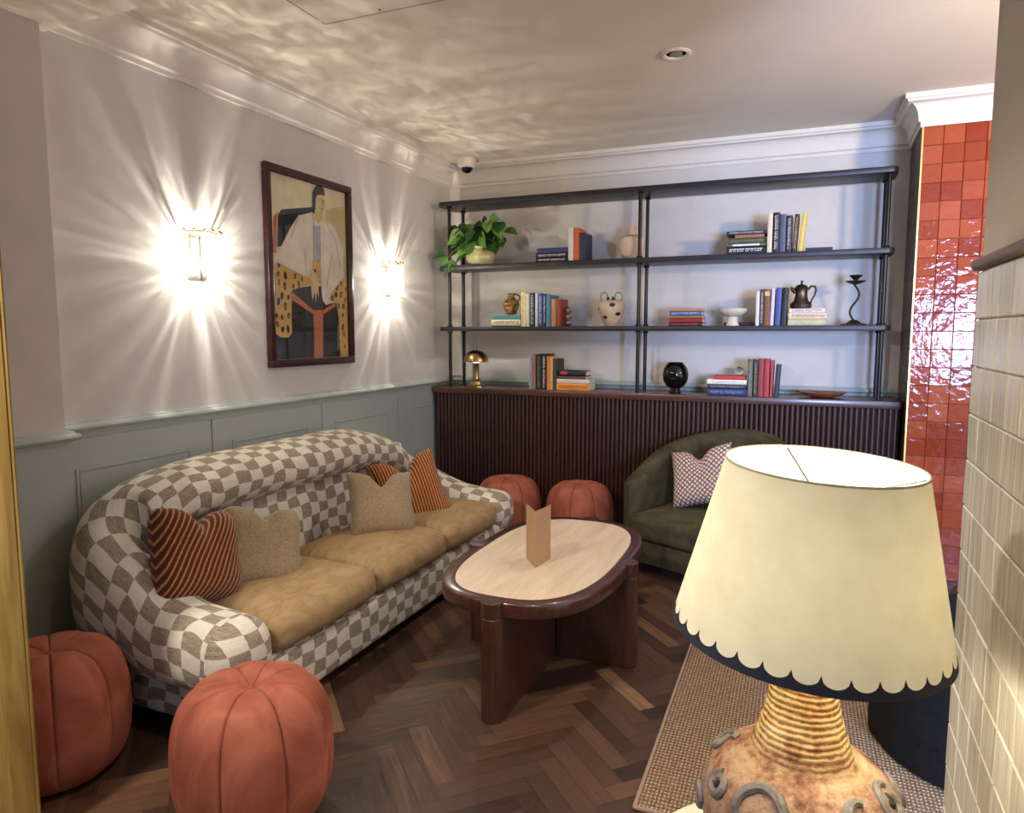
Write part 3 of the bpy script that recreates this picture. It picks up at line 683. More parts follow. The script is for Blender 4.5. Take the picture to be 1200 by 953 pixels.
# potted plant
t = thing('potted_plant', 'trailing green pothos in a pale yellow lobed pot at the shelf end', 'plant', (-2.362, 5.0, Z2))
def potm(r, z, a): return (r * (1 + .06 * math.cos(5 * a + .6) * math.sin(PI * min(1, z / .13))), z)
b = MB(); b.lathe([(.070, 0), (.088, .006), (.106, .04), (.110, .07), (.102, .10), (.088, .122), (.092, .140), (.084, .140), (.078, .12), (0, .115)], 40, mod=potm); b.build('pot', M('pale_yellow_glaze', (190, 182, 132), .25, var=.06, coat=.5), t)
def leaf(mb, base, tip, w, droop, roll, a):
    base = Vector(base); tip = Vector(tip); d = tip - base; L = d.length; d.normalize()
    s_ = d.cross(Vector((.15, -1, .45))); s_ = s_.normalized() if s_.length > .05 else Vector((1, 0, 0))
    s_ = Matrix.Rotation(roll, 3, d) @ s_; n_ = s_.cross(d)
    st = [(0, 0.05), (.04, .62), (.16, .95), (.32, 1.0), (.5, .82), (.7, .52), (.88, .2), (1, .0)]
    rows = []
    for u, k in st:
        c = base + d * (L * (u - (.10 if k > .5 and u < .1 else 0))) - Vector((0, 0, droop * L * u * u)) + n_ * 0
        rows.append([mb.addv(c + s_ * (w / 2 * k * q) + n_ * (.16 * w * k * abs(q))) for q in (-1, -.5, 0, .5, 1)])
    for i in range(len(rows) - 1):
        for j in range(4): mb.face((rows[i][j], rows[i][j + 1], rows[i + 1][j + 1], rows[i + 1][j]), None, a)
b = MB(); stem = MB(); rp = random.Random(5); rq = random.Random(12)
# (x, z) of each leaf base relative to pot base, and where its tip points
LV = [(-.10, .24, -.19, .20), (-.05, .27, -.14, .17), (-.02, .25, -.07, .14), (-.13, .22, -.20, .14), (-.09, .17, -.15, .08), (-.07, .12, -.12, .04), (-.04, .20, -.13, .11), (-.17, .26, -.28, .21), (-.12, .29, -.03, .27), (-.15, .30, -.22, .28),
      (0, .28, -.06, .33), (.03, .31, .10, .34), (.05, .30, .02, .22), (.07, .29, .13, .23), (.10, .28, .17, .21), (.04, .22, .10, .13), (.08, .20, .14, .12), (.12, .21, .17, .14), (.02, .19, .05, .10), (.14, .27, .23, .25), (.12, .32, .22, .33), (.17, .29, .21, .21), (.20, .25, .33, .23), (.16, .19, .22, .13), (.00, .23, .07, .19), (.10, .15, .15, .09), (.18, .16, .24, .16), (-.02, .30, .06, .29),
      (-.24, .06, -.30, .00), (-.20, .01, -.23, -.075), (-.17, .03, -.20, -.05), (-.26, .085, -.33, .07), (-.08, .23, -.02, .16), (.06, .25, .12, .20), (-.16, .18, -.23, .09), (-.11, .10, -.17, .03)]
for k in range(26):
    qx, qz = rq.uniform(-.17, .19), rq.uniform(.17, .31)
    LV.append((qx, qz, qx + (.05 if qx > 0 else -.05) + rq.uniform(-.05, .05), qz - rq.uniform(.05, .10)))
for k, (bx_, bz_, tx_, tz_) in enumerate(LV):
    yb = rp.uniform(-.10, .07) if abs(bx_) < .16 else rp.uniform(-.09, .0)
    if bz_ < .09: yb = -.12
    leaf(b, (bx_, yb, bz_), (tx_, yb - rp.uniform(.015, .06), tz_), rp.uniform(.085, .115) if bz_ > .1 else .07, rp.uniform(.05, .25), rp.uniform(-.7, .7), rp.random())
    if bz_ > .1:
        stem.tube([(rp.uniform(-.04, .04), rp.uniform(-.03, .03), .116), (bx_ * .5, yb * .4, .10 + bz_ * .5), (bx_, yb, bz_)], .0025, 5)
stem.tube([(-.05, -.04, .117), (-.11, -.09, .14), (-.18, -.125, .10), (-.22, -.13, .05), (-.20, -.135, .0)], .0028, 5)
lf = NT('pothos_leaf'); at_ = lf.n('ShaderNodeAttribute', attribute_name='rnd'); lf.set(Base_Color=lf.ramp(at_.outputs['Fac'], [(0, srgb(34, 62, 28)), (.5, srgb(56, 100, 40)), (1, srgb(110, 150, 66))]), Roughness=.35, Subsurface_Weight=0.0)
b.build('foliage', lf.m, t, att=True); stem.build('stems', M('green_stem', (96, 120, 60), .5), t)

# ------------------------------------------------------------------ painting, sconces, camera dome, downlight
t = thing('framed_painting', 'portrait of a seated figure in leopard trousers in a dark frame', 'painting', (XL + .001, 3.468, 1.81))
y0, y1, z0, z1 = 3.080, 3.852, 1.258, 2.360; fw = .042
b = MB()
for (a0, a1, c0, c1) in ((y0, y1, z0, z0 + fw), (y0, y1, z1 - fw, z1), (y0, y0 + fw, z0 + fw, z1 - fw), (y1 - fw, y1, z0 + fw, z1 - fw)):
    b.box(XL + .001, XL + .034, a0, a1, c0, c1, .006, 2)
loc(b, t).build('frame', mat_wood('frame_wood', (48, 24, 22), (74, 40, 36), .35, (3, 3, 3)), t)
AP = dict(
 bg2=[(3.617, 2.188), (3.818, 2.245), (3.811, 1.757), (3.764, 1.783), (3.767, 1.984), (3.705, 2.089), (3.614, 2.119)],
 chair=[(3.18, 1.92), (3.194, 2.097), (3.224, 2.129), (3.497, 2.185), (3.517, 2.145), (3.37, 2.121), (3.287, 2.034), (3.224, 1.931)],
 rail=[(3.144, 1.891), (3.157, 2.079), (3.195, 2.116), (3.188, 2.084), (3.177, 1.919), (3.169, 1.881)],
 dark=[(3.123, 1.301), (3.133, 1.664), (3.291, 1.698), (3.456, 1.724), (3.565, 1.728), (3.594, 1.618), (3.675, 1.635), (3.811, 1.64), (3.811, 1.301)],
 leo1=[(3.144, 1.816), (3.182, 1.842), (3.296, 1.803), (3.437, 1.774), (3.467, 1.735), (3.291, 1.692), (3.28, 1.554), (3.28, 1.449), (3.249, 1.423), (3.182, 1.426), (3.141, 1.449), (3.133, 1.664)],
 leo2=[(3.473, 1.878), (3.545, 1.884), (3.543, 1.74), (3.48, 1.79)],
 leo3=[(3.777, 1.798), (3.811, 1.757), (3.811, 1.301), (3.728, 1.301), (3.719, 1.55), (3.699, 1.636), (3.618, 1.654), (3.691, 1.749)],
 tee=[(3.28, 1.685), (3.471, 1.583), (3.559, 1.586), (3.687, 1.635), (3.686, 1.614), (3.562, 1.561), (3.547, 1.301), (3.466, 1.301), (3.47, 1.559), (3.278, 1.639)],
 blouse=[(3.485, 2.154), (3.36, 2.115), (3.276, 2.02), (3.205, 1.922), (3.161, 1.868), (3.182, 1.838), (3.296, 1.803), (3.395, 1.778), (3.472, 1.844), (3.473, 1.878), (3.549, 1.885), (3.552, 1.685), (3.561, 1.644), (3.594, 1.618), (3.643, 1.69), (3.777, 1.798), (3.772, 1.984), (3.705, 2.082), (3.603, 2.117), (3.57, 2.119)],
 tie=[(3.492, 2.075), (3.553, 2.086), (3.549, 1.885), (3.484, 1.879)],
 neck=[(3.514, 2.172), (3.584, 2.182), (3.577, 2.12), (3.536, 2.094), (3.499, 2.122)],
 face=[(3.511, 2.251), (3.56, 2.272), (3.598, 2.262), (3.608, 2.234), (3.595, 2.184), (3.561, 2.163), (3.518, 2.172)],
 hair=[(3.488, 2.174), (3.49, 2.268), (3.524, 2.31), (3.563, 2.324), (3.6, 2.307), (3.609, 2.268), (3.543, 2.264), (3.521, 2.24), (3.514, 2.172), (3.495, 2.142)],
 hand=[(3.448, 1.788), (3.481, 1.818), (3.523, 1.78), (3.522, 1.656), (3.508, 1.70), (3.495, 1.631), (3.486, 1.69), (3.463, 1.64), (3.455, 1.708)])
ac = [('a_cream', (232, 216, 172)), ('a_sand', (212, 194, 140)), ('a_black', (36, 33, 34)), ('a_orange', (198, 116, 68)), ('a_leopard', (222, 178, 98)), ('a_blouse', (236, 222, 198)), ('a_tie', (180, 182, 188)), ('a_skin', (222, 194, 138)), ('a_hair', (42, 44, 46)), ('a_spot', (52, 34, 22)), ('a_line', (150, 130, 104)), ('a_white', (226, 222, 206))]
amats = [M('paint_' + n, c, .75, var=.05, nscale=10) for n, c in ac]
b = MB(); XP = XL + .008; lay = [0]
def art(pts, mi, up=True):
    lay[0] += 1; x = XP + .00006 * lay[0]; b.cur = mi
    P = [(x, p[0], p[1]) for p in pts]
    ar = sum(P[i][1] * P[(i + 1) % len(P)][2] - P[(i + 1) % len(P)][1] * P[i][2] for i in range(len(P)))
    b.poly(P if ar > 0 else P[::-1])
def inside(p, poly):
    c = False; j = len(poly) - 1
    for i in range(len(poly)):
        if (poly[i][1] > p[1]) != (poly[j][1] > p[1]) and p[0] < (poly[j][0] - poly[i][0]) * (p[1] - poly[i][1]) / (poly[j][1] - poly[i][1]) + poly[i][0]: c = not c
        j = i
    return c
def stroke(p, q, w, mi):
    dx, dz = q[0] - p[0], q[1] - p[1]; L = math.hypot(dx, dz) + 1e-9; nx, nz = -dz / L * w / 2, dx / L * w / 2
    art([(p[0] + nx, p[1] + nz), (p[0] - nx, p[1] - nz), (q[0] - nx, q[1] - nz), (q[0] + nx, q[1] + nz)], mi)
art([(y0 + fw - .004, z0 + fw - .004), (y1 - fw + .004, z0 + fw - .004), (y1 - fw + .004, z1 - fw + .004), (y0 + fw - .004, z1 - fw + .004)], 0)
art(AP['bg2'], 1); art(AP['rail'], 3); art(AP['chair'], 2); art(AP['dark'], 2)
for n in ('leo1', 'leo2', 'leo3'): art(AP[n], 4)
ra = random.Random(3); pts = []
for n in ('leo1', 'leo2', 'leo3'):
    P = AP[n]; tries = 0
    while tries < 900:
        tries += 1
        p = (ra.uniform(3.12, 3.81), ra.uniform(1.31, 1.89))
        if not inside(p, P) or not all(inside((p[0] + .014 * math.cos(k), p[1] + .014 * math.sin(k)), P) for k in range(6)): continue
        if any(math.hypot(p[0] - q[0], p[1] - q[1]) < .043 for q in pts): continue
        pts.append(p); rr = ra.uniform(.011, .021); an = ra.uniform(0, 3)
        E_ = lambda s_: [(p[0] + s_ * (rr * math.cos(a) * math.cos(an) - rr * .75 * math.sin(a) * math.sin(an)) * .8, p[1] + s_ * (rr * math.cos(a) * math.sin(an) + rr * .75 * math.sin(a) * math.cos(an)) * 1.25) for a in [2 * PI * k / 10 for k in range(10)]]
        art(E_(1), 9)
        if ra.random() < .65: art([(q[0] + .002, q[1] - .002) for q in E_(.5)], 3)
art(AP['tee'], 3); art(AP['blouse'], 5); art(AP['tie'], 6); art(AP['neck'], 7); art(AP['face'], 7); art(AP['hair'], 8); art(AP['hand'], 7)
for p, q in (((3.553, 2.086), (3.549, 1.885)), ((3.484, 1.879), (3.492, 2.075)), ((3.485, 2.154), (3.50, 2.05)), ((3.42, 1.80), (3.40, 1.93)), ((3.61, 2.11), (3.70, 2.02)), ((3.70, 2.02), (3.74, 1.86)), ((3.36, 2.11), (3.29, 1.98)), ((3.66, 1.93), (3.60, 1.72)), ((3.578, 2.24), (3.592, 2.20))):
    stroke(p, q, .004, 10)
for p, q in (((3.548, 2.236), (3.566, 2.238)), ((3.582, 2.236), (3.596, 2.234)), ((3.562, 2.183), (3.584, 2.185)), ((3.575, 2.232), (3.582, 2.206))): stroke(p, q, .004, 9)
zz = 1.345
for k in range(13): stroke((3.700 + .006 * math.sin(k * 2.3), zz), (3.708 - .010 * math.cos(k * 1.7), zz + .014), .003, 11); zz += .0115
loc(b, t).build('artwork', amats, t, smooth=0, weld=False)
b = MB(); b.box(XL + .018, XL + .020, y0 + fw - .003, y1 - fw + .003, z0 + fw - .003, z1 - fw + .003); loc(b, t).build('glass_pane', mat_glass('picture_glass', gl=.0, rough=.02), t, smooth=0)

m_sglass = mat_glass('sconce_glass', (.97, .98, .97), .05, .04, .05)
m_bulb = mat_emit('warm_bulb', (255, 240, 205), 40)
def rays(d, seed, amt):
    # uneven throw of the bulb through the rippled glass, as an emission pattern by direction
    d.use_nodes = True; nt = d.node_tree; N = nt.nodes; em = next(n for n in N if n.type == 'EMISSION')
    tc = N.new('ShaderNodeNewGeometry'); sp = N.new('ShaderNodeSeparateXYZ'); nt.links.new(tc.outputs['Incoming'], sp.inputs[0])
    def mth(op, a, b=None, c=None):
        x = N.new('ShaderNodeMath'); x.operation = op
        for k, q in enumerate((a, b, c)):
            if q is None: continue
            if isinstance(q, (int, float)): x.inputs[k].default_value = q
            else: nt.links.new(q, x.inputs[k])
        return x.outputs[0]
    ang = mth('ARCTAN2', sp.outputs[2], sp.outputs[1])
    cb = N.new('ShaderNodeCombineXYZ'); nt.links.new(mth('COSINE', ang), cb.inputs[0]); nt.links.new(mth('SINE', ang), cb.inputs[1]); nt.links.new(mth('MULTIPLY', sp.outputs[0], .35), cb.inputs[2])
    n1 = N.new('ShaderNodeTexNoise'); n1.noise_dimensions = '4D'; n1.inputs['W'].default_value = seed; n1.inputs['Scale'].default_value = 6.0; n1.inputs['Detail'].default_value = 3; n1.inputs['Roughness'].default_value = .6; n1.inputs['Distortion'].default_value = .25
    nt.links.new(cb.outputs[0], n1.inputs['Vector'])
    n2 = N.new('ShaderNodeTexNoise'); n2.noise_dimensions = '4D'; n2.inputs['W'].default_value = seed + 3; n2.inputs['Scale'].default_value = 7; n2.inputs['Detail'].default_value = 2; n2.inputs['Distortion'].default_value = 1.6
    mp = N.new('ShaderNodeMapping'); mp.inputs['Scale'].default_value = (2.4, .8, 1.0); nt.links.new(tc.outputs['Incoming'], mp.inputs[0]); nt.links.new(mp.outputs[0], n2.inputs['Vector'])
    p1 = mth('POWER', mth('MULTIPLY', n1.outputs['Fac'], 1.75), 5.0)
    p2 = mth('POWER', mth('MULTIPLY', n2.outputs['Fac'], 1.8), 4.0)
    up = mth('MAXIMUM', mth('MULTIPLY', sp.outputs[2], 1.2), 0.0)
    s_ = mth('ADD', mth('MULTIPLY_ADD', p1, amt, .35), mth('MULTIPLY', mth('MULTIPLY', p2, up), 1.25))
    nt.links.new(s_, em.inputs['Strength'])
def sconce(label, y, seed):
    t = thing('wall_sconce', label, 'wall light', (XL + .001, y, 1.805), 0, 'glass wall sconces either side of the painting')
    b = MB(); b.prism(rrect(-.06, .06, -.10, .10, .02), 0, .012, .003, 2); b.xf(Matrix(((0, 0, 1, 0), (1, 0, 0, 0), (0, 1, 0, 0), (0, 0, 0, 1)))); b.build('backplate', m_brass, t)
    P = [(.075 * math.sin(a) + .004 + .02, -.088 * math.cos(a)) for a in [PI * k / 16 for k in range(17)]]
    for zr, nm in ((.118, 'upper_band'), (.078, 'lower_band')):
        b = MB(); b.tube([(.012, P[0][1], zr)] + [(x, yy, zr) for x, yy in P] + [(.012, P[-1][1], zr)], .0045 if zr > .1 else .003, 8); b.build(nm, m_brass, t)
    for k in range(7):
        a = PI * (k + .5) / 7; cx, cy = .088 * math.sin(a) + .024, -.098 * math.cos(a)
        nx, ny = math.sin(a), -math.cos(a); tx_, ty_ = -ny, nx
        b = MB()
        prof = [(.135, .0, .016), (.10, .0, .018), (.03, .001, .019), (-.05, .004, .020), (-.095, .014, .022), (-.122, .034, .024), (-.132, .05, .022)]
        for sgn in (1, -1):
            b.grid(lambda i, j: (cx + nx * (prof[i][1] + (.005 * (1 - ((j - 3) / 3) ** 2) + .0015) * sgn) + tx_ * prof[i][2] * (j - 3) / 3, cy + ny * (prof[i][1] + (.005 * (1 - ((j - 3) / 3) ** 2) + .0015) * sgn) + ty_ * prof[i][2] * (j - 3) / 3, prof[i][0]), len(prof), 7, flip=sgn < 0)
        b.build('glass_petal', m_sglass, t)
        b = MB(); b.sphere((cx + nx * .008, cy + ny * .008, .124), .007, 8, 6); b.build('stud', m_brass, t)
    b = MB(); b.lathe([(.012, -.062), (.02, -.05), (.024, -.03), (.018, -.008), (.011, .004), (.011, .03)], 14, (.075, 0, 0)); b.build('bulb', m_bulb, t)
    b = MB(); b.lathe([(.012, .0305), (.014, .06), (.008, .075)], 12, (.075, 0, 0)); b.build('bulb_holder', m_brass, t)
    l = lamp('sconce_light', 'POINT', (XL + .085, y, 1.775), 12.5, (1.0, .95, .84), .010); rays(l.data, seed, 1.0)
sconce('lit glass petal wall sconce left of the painting', 2.615, 2.0)
sconce('lit glass petal wall sconce right of the painting near the shelves', 4.275, 9.4)

t = thing('security_camera', 'white dome security camera on the ceiling in the far corner', 'camera', (-2.497, 5.04, CEIL))
b = MB(); b.lathe([(.068, -.0005), (.070, -.02), (.066, -.052), (.050, -.066), (.048, -.067)], 28); b.build('housing', m_white, t)
b = MB(); b.lathe([(.046, -.062), (.044, -.076), (.034, -.094), (.016, -.104), (0, -.106)], 24); b.build('dome', m_blackgloss, t)
t = thing('ceiling_downlight', 'small round recessed downlight in the ceiling', 'downlight', (-.656, 3.565, CEIL))
b = MB(); b.lathe([(.072, -.0005), (.072, -.006), (.060, -.011), (.050, -.008), (.047, -.002), (.047, -.0005)], 36); b.build('trim_ring', m_white, t)
b = MB(); b.lathe([(.030, -.0015), (.030, -.006), (.024, -.009), (0, -.007)], 24); b.build('lens', M('lamp_lens_dull', (150, 136, 116), .3), t)

# ------------------------------------------------------------------ sofa
SX0, SY0, SY1 = -2.675, 1.73, 4.25
def sm(a): a = max(0, min(1, a)); return a * a * (3 - 2 * a)
t = thing('sofa', 'long rounded sofa in wavy cream and taupe checks with camel velvet seats', 'sofa', (-2.2, 2.98, 0))
yn, yf, xb, xf, rc = 1.840, 4.105, -2.505, -1.835, .13
path = []   # (x, y, nx, ny) with n pointing outward
NA, NC, NB = 14, 14, 34
for k in range(NA): path.append((xf + (xb + rc - xf) * k / NA, yn, 0, -1))
for k in range(NC): a = PI / 2 * k / NC; path.append((xb + rc - rc * math.sin(a), yn + rc - rc * math.cos(a), -math.sin(a), -math.cos(a)))
for k in range(NB + 1): path.append((xb, yn + rc + (yf - yn - 2 * rc) * k / NB, -1, 0))
for k in range(1, NC + 1): a = PI / 2 * k / NC; path.append((xb + rc - rc * math.cos(a), yf - rc + rc * math.sin(a), -math.cos(a), math.sin(a)))
for k in range(1, NA + 1): path.append((xb + rc + (xf - xb - rc) * k / NA, yf, 0, 1))
S = [0]
for p, q in zip(path, path[1:]): S.append(S[-1] + math.hypot(q[0] - p[0], q[1] - p[1]))
LA = xf - xb - rc; LC = rc * PI / 2; LT = S[-1]
def fback(s):
    s = min(s, LT - s); return sm((s - (LA - .12)) / (LC + .34))
def crv(x, P):
    for (a, p), (c, q) in zip(P, P[1:]):
        if x <= c: return p + (q - p) * sm((x - a) / (c - a)) if True else 0
    return P[-1][1]
def sec(s):
    e = min(s, LT - s); k = fback(s)
    tt = [0, .25, LA - .05, LA + LC, LA + LC + .30, LA + LC + .70]; zz = [.455, .490, .640, .835, .893, .902] if s < LT / 2 else [.440, .470, .560, .690, .835, .900]
    ztop = zz[-1]
    for q in range(5):
        if e <= tt[q + 1]:
            u = (e - tt[q]) / (tt[q + 1] - tt[q]); m = [(zz[min(w + 1, 5)] - zz[max(w - 1, 0)]) / (tt[min(w + 1, 5)] - tt[max(w - 1, 0)]) for w in (q, q + 1)]
            if q + 1 == 5: m[1] = 0
            h = tt[q + 1] - tt[q]; ztop = (2 * u**3 - 3 * u**2 + 1) * zz[q] + (u**3 - 2 * u**2 + u) * h * m[0] + (3 * u**2 - 2 * u**3) * zz[q + 1] + (u**3 - u**2) * h * m[1]; break
    A = []; B = []
    zc, hz = (ztop + .19) / 2, (ztop - .19) / 2
    angs = [-50 + 70 * i / 9 for i in range(10)] + [20 + 140 * (i + 1) / 14 for i in range(14)] + [160 + 40 * (i + 1) / 8 for i in range(8)] + [200 + 40 * (i + 1) / 6 for i in range(6)] + [240 + 70 * (i + 1) / 7 for i in range(6)]
    for d in angs:
        a = math.radians(d); c, q = math.cos(a), math.sin(a); ex = 2 / 2.5
        A.append((.137 * abs(c) ** ex * (1 if c > 0 else -1), zc + hz * abs(q) ** ex * (1 if q > 0 else -1)))
    rz = .125; zr = ztop - rz
    for i in range(10): B.append((.135 + .035 * sm(i / 9), .19 + (zr - .05 - .19) * i / 9))
    for i in range(14): a = math.radians(-10 + 180 * (i + 1) / 14); B.append((.172 * math.cos(a) * (1.0 if math.cos(a) > 0 else 1.16), zr + rz * math.sin(a)))
    for i in range(8): a = math.radians(170 + 85 * (i + 1) / 8); B.append((.200 * math.cos(a), zr + rz * math.sin(a)))
    zb = B[-1][1]
    for i in range(6): B.append((-.04, zb - .01 - (zb - .2) * i / 5))
    for i in range(6): B.append((-.03 + .15 * i / 5, .19))
    return [(a[0] * (1 - k) + b_[0] * k, a[1] * (1 - k) + b_[1] * k) for a, b_ in zip(A, B)]
secs = [sec(s) for s in S]
st = []   # stations incl. rounded ends
for e in range(6):
    a = PI / 2 * (1 - e / 6); st.append((0, math.cos(a), math.sin(a) * .10))
st2 = [(i, 1, 0) for i in range(len(path))]
end = [(len(path) - 1, math.cos(PI / 2 * (k + 1) / 6), .10 * math.sin(PI / 2 * (k + 1) / 6)) for k in range(6)]
ST = [(i, max(sc_, .02), d, 1) for i, sc_, d in st] + [(i, 1, 0, 0) for i, _, _ in st2] + [(i, max(sc_, .02), d, 1) for i, sc_, d in end]
pts3 = []; us = []; vs = []
for i, k, d, _ in ST:
    x, y, nx, ny = path[i]; sc_ = secs[i]
    cn = sum(p[0] for p in sc_) / len(sc_); cz = sum(p[1] for p in sc_) / len(sc_)
    k2 = k ** .8
    row = [(x + d + nx * (cn + (p[0] - cn) * k2), y + ny * (cn + (p[0] - cn) * k2), cz + (p[1] - cz) * (k2)) for p in sc_]
    pts3.append(row); us.append(S[i] + (-d if i == 0 else d))
    vv = [0]
    for p, q in zip(sc_, sc_[1:]): vv.append(vv[-1] + math.hypot(q[0] - p[0], q[1] - p[1]))
    mid = vv[17]; vv.append(vv[-1] + .05); vs.append([q - mid for q in vv])
b = MB(); npz = len(secs[0])
n6 = len(st)
capuv = lambda o_: (lambda i, j: (pts3[i + o_][j % npz][1] + 3.03, pts3[i + o_][j % npz][2] + 3))
b.grid(lambda i, j: pts3[i + n6][j], len(path), npz, cv=True, uv=lambda i, j: (us[i + n6] + 3, vs[i + n6][j] + 3), flip=True)
b.grid(lambda i, j: pts3[i][j], n6 + 1, npz, cv=True, uv=capuv(0), flip=True)
oe = n6 + len(path) - 1
b.grid(lambda i, j: pts3[i + oe][j], len(ST) - oe, npz, cv=True, uv=capuv(oe), flip=True)
b.poly(pts3[0]); b.poly(pts3[-1][::-1])
loc(b, t).build('arm_and_back_roll', m_check, t, smooth=60, uv=True)
def uvbox(mb, x0, x1, y0, y1, z0, z1, bev, seg=4):
    n0 = len(mb.f); mb.box(x0, x1, y0, y1, z0, z1, bev, seg)
    for k in range(n0, len(mb.f)):
        P = [Vector(mb.v[i]) for i in mb.f[k]]; n = (P[1] - P[0]).cross(P[2] - P[0])
        ax = max(range(3), key=lambda q: abs(n[q]))
        mb.uv[k] = [((p.y, p.z) if ax == 0 else (p.x, p.z) if ax == 1 else (p.y, p.x)) for p in P]
        mb.uv[k] = [(u + 5, v + 5.02) for u, v in mb.uv[k]]
b = MB(); uvbox(b, -2.62, -1.775, 1.80, 4.17, .045, .255, .03); loc(b, t).build('base', m_check, t, uv=True, smooth=40)
b = MB(); uvbox(b, -2.49, -2.36, 2.03, 3.93, .26, .755, .03); 
b.xf(Matrix.Translation((-2.4, 0, .26)) @ Matrix.Rotation(math.radians(-7), 4, 'Y') @ Matrix.Translation((2.4, 0, -.26)))
loc(b, t).build('back_cushion', m_check, t, uv=True, smooth=40)
def puff(mb, x0, x1, y0, y1, z0, z1, r, crown, n=14, front=0.0, seed=0, wr=.0):
    bm = bmesh.new(); bmesh.ops.create_cube(bm, size=2); bmesh.ops.subdivide_edges(bm, edges=list(bm.edges), cuts=n, use_grid_fill=True)
    h = Vector(((x1 - x0) / 2, (y1 - y0) / 2, (z1 - z0) / 2)); c = Vector(((x0 + x1) / 2, (y0 + y1) / 2, (z0 + z1) / 2))
    rnd = random.Random(seed); ph = [rnd.uniform(0, 6) for _ in range(4)]
    for v in bm.verts:
        u = v.co.copy()
        q = Vector((u.x * h.x, u.y * h.y, u.z * h.z)); i = Vector([max(-(h[k] - r), min(h[k] - r, q[k])) for k in range(3)])
        d = q - i; p = i + (d.normalized() * r if d.length > 1e-9 else d)
        wx = max(0, 1 - (p.x / h.x) ** 2); wy = max(0, 1 - (p.y / h.y) ** 2); wz = max(0, 1 - (p.z / h.z) ** 2)
        if p.z > 0: p.z += crown * (wx * wy) ** .6 + wr * wx * (math.sin(p.y * 19 + p.x * 9 + ph[0]) + .6 * math.sin(p.y * 31 - p.x * 17 + ph[1]))
        if p.x > 0: p.x += front * (wy ** .5) * wz
        v.co = c + p
    mb.bm(bm)
for k, (a0, a1) in enumerate(((1.985, 2.640), (2.646, 3.298), (3.304, 3.962))):
    b = MB(); puff(b, -2.30, -1.765, a0, a1, .257, .405, .055, .035, 16, .03, k, .0035); loc(b, t).build('seat_cushion', m_cushion_velvet, t, smooth=70)
for fx in (-2.5, -1.9):
    for fy in (1.95, 4.0):
        b = MB(); b.lathe([(.02, 0), (.025, .0445)], 12, (fx, fy, 0)); loc(b, t).build('foot', m_post, t)

def pillow(name, label, mat, c, size, thick, normal, roll, chop, group=None, seed=1, ear=0.0):
    w, h = size; N = Vector(normal).normalized(); up = Vector((0, 0, 1)); side = up.cross(N).normalized(); up = N.cross(side)
    Rm = Matrix((side, up, N)).transposed() @ Matrix.Rotation(roll, 3, 'Z')
    rnd = random.Random(seed); ph = [rnd.uniform(0, 6) for _ in range(4)]
    b = MB(); n = 24
    def P(i, j, s_):
        u, v = -1 + 2 * i / n, -1 + 2 * j / n
        pinch = 1 - .10 * (1 - u * u) * v * v - .0; pv = 1 - .10 * (1 - v * v) * u * u
        x = u * w / 2 * (1 - .09 * (1 - v * v) * abs(u) ** 3) * 1; y = v * h / 2 * (1 - .09 * (1 - u * u) * abs(v) ** 3)
        x *= 1 - ear * (u * v) ** 4; y *= 1 - ear * (u * v) ** 4
        d = chop * math.exp(-(u / .28) ** 2) * max(0, (v + .25) / 1.25) ** 1.6
        y -= d
        T = thick / 2 * (max(0, 1 - u ** 4) * max(0, 1 - v ** 4)) ** .6 * (1 + .06 * math.sin(3 * u + ph[0]) + .06 * math.sin(4 * v + ph[1]))
        T *= 1 - .45 * math.exp(-(u / .22) ** 2) * max(0, v) * (1 if chop > 0 else 0)
        return Vector(c) + Rm @ Vector((x, y, s_ * T))
    for s_ in (1, -1):
        b.grid(lambda i, j: P(i, j, s_), n + 1, n + 1, flip=s_ < 0, uv=lambda i, j: (i / n * w, j / n * h))
    b.xf(Matrix.Translation(-Vector(c)))
    o = b.build(name, mat, smooth=80, uv=True); o.location = c; return tag(o, label, 'cushion', group)
m_str1 = mat_stripe('rust_ribbed_stripe', (92, 42, 20), (182, 130, 88), .5, 15)
m_str2 = mat_stripe('rust_ribbed_stripe_fine', (124, 58, 26), (200, 144, 90), 0.0, 18)
m_boucle = M('beige_boucle', (150, 128, 98), .95, var=.10, nscale=90, bump=.8, bscale=160, sheen=.3)
pillow('throw_cushion', 'rust ribbed cushion slumped against the near sofa arm', m_str1, (-2.185, 2.015, .585), (.41, .40), .18, (.93, .06, .36), -.30, .07, 'rust striped cushions', 1, .13)
pillow('throw_cushion', 'beige boucle cushion right of the near rust cushion', m_boucle, (-2.14, 2.325, .540), (.36, .37), .16, (.84, -.30, .44), -.26, .045, 'beige boucle cushions', 2, .13)
pillow('throw_cushion', 'beige boucle cushion with a dented top by the far rust cushion', m_boucle, (-2.055, 3.115, .555), (.37, .36), .14, (.74, -.52, .42), -.10, .075, 'beige boucle cushions', 3, .03)
pillow('throw_cushion', 'rust ribbed cushion in the far corner behind the dented beige one', m_str2, (-2.12, 3.52, .540), (.42, .43), .14, (.66, -.62, .42), .20, .10, 'rust striped cushions', 4)

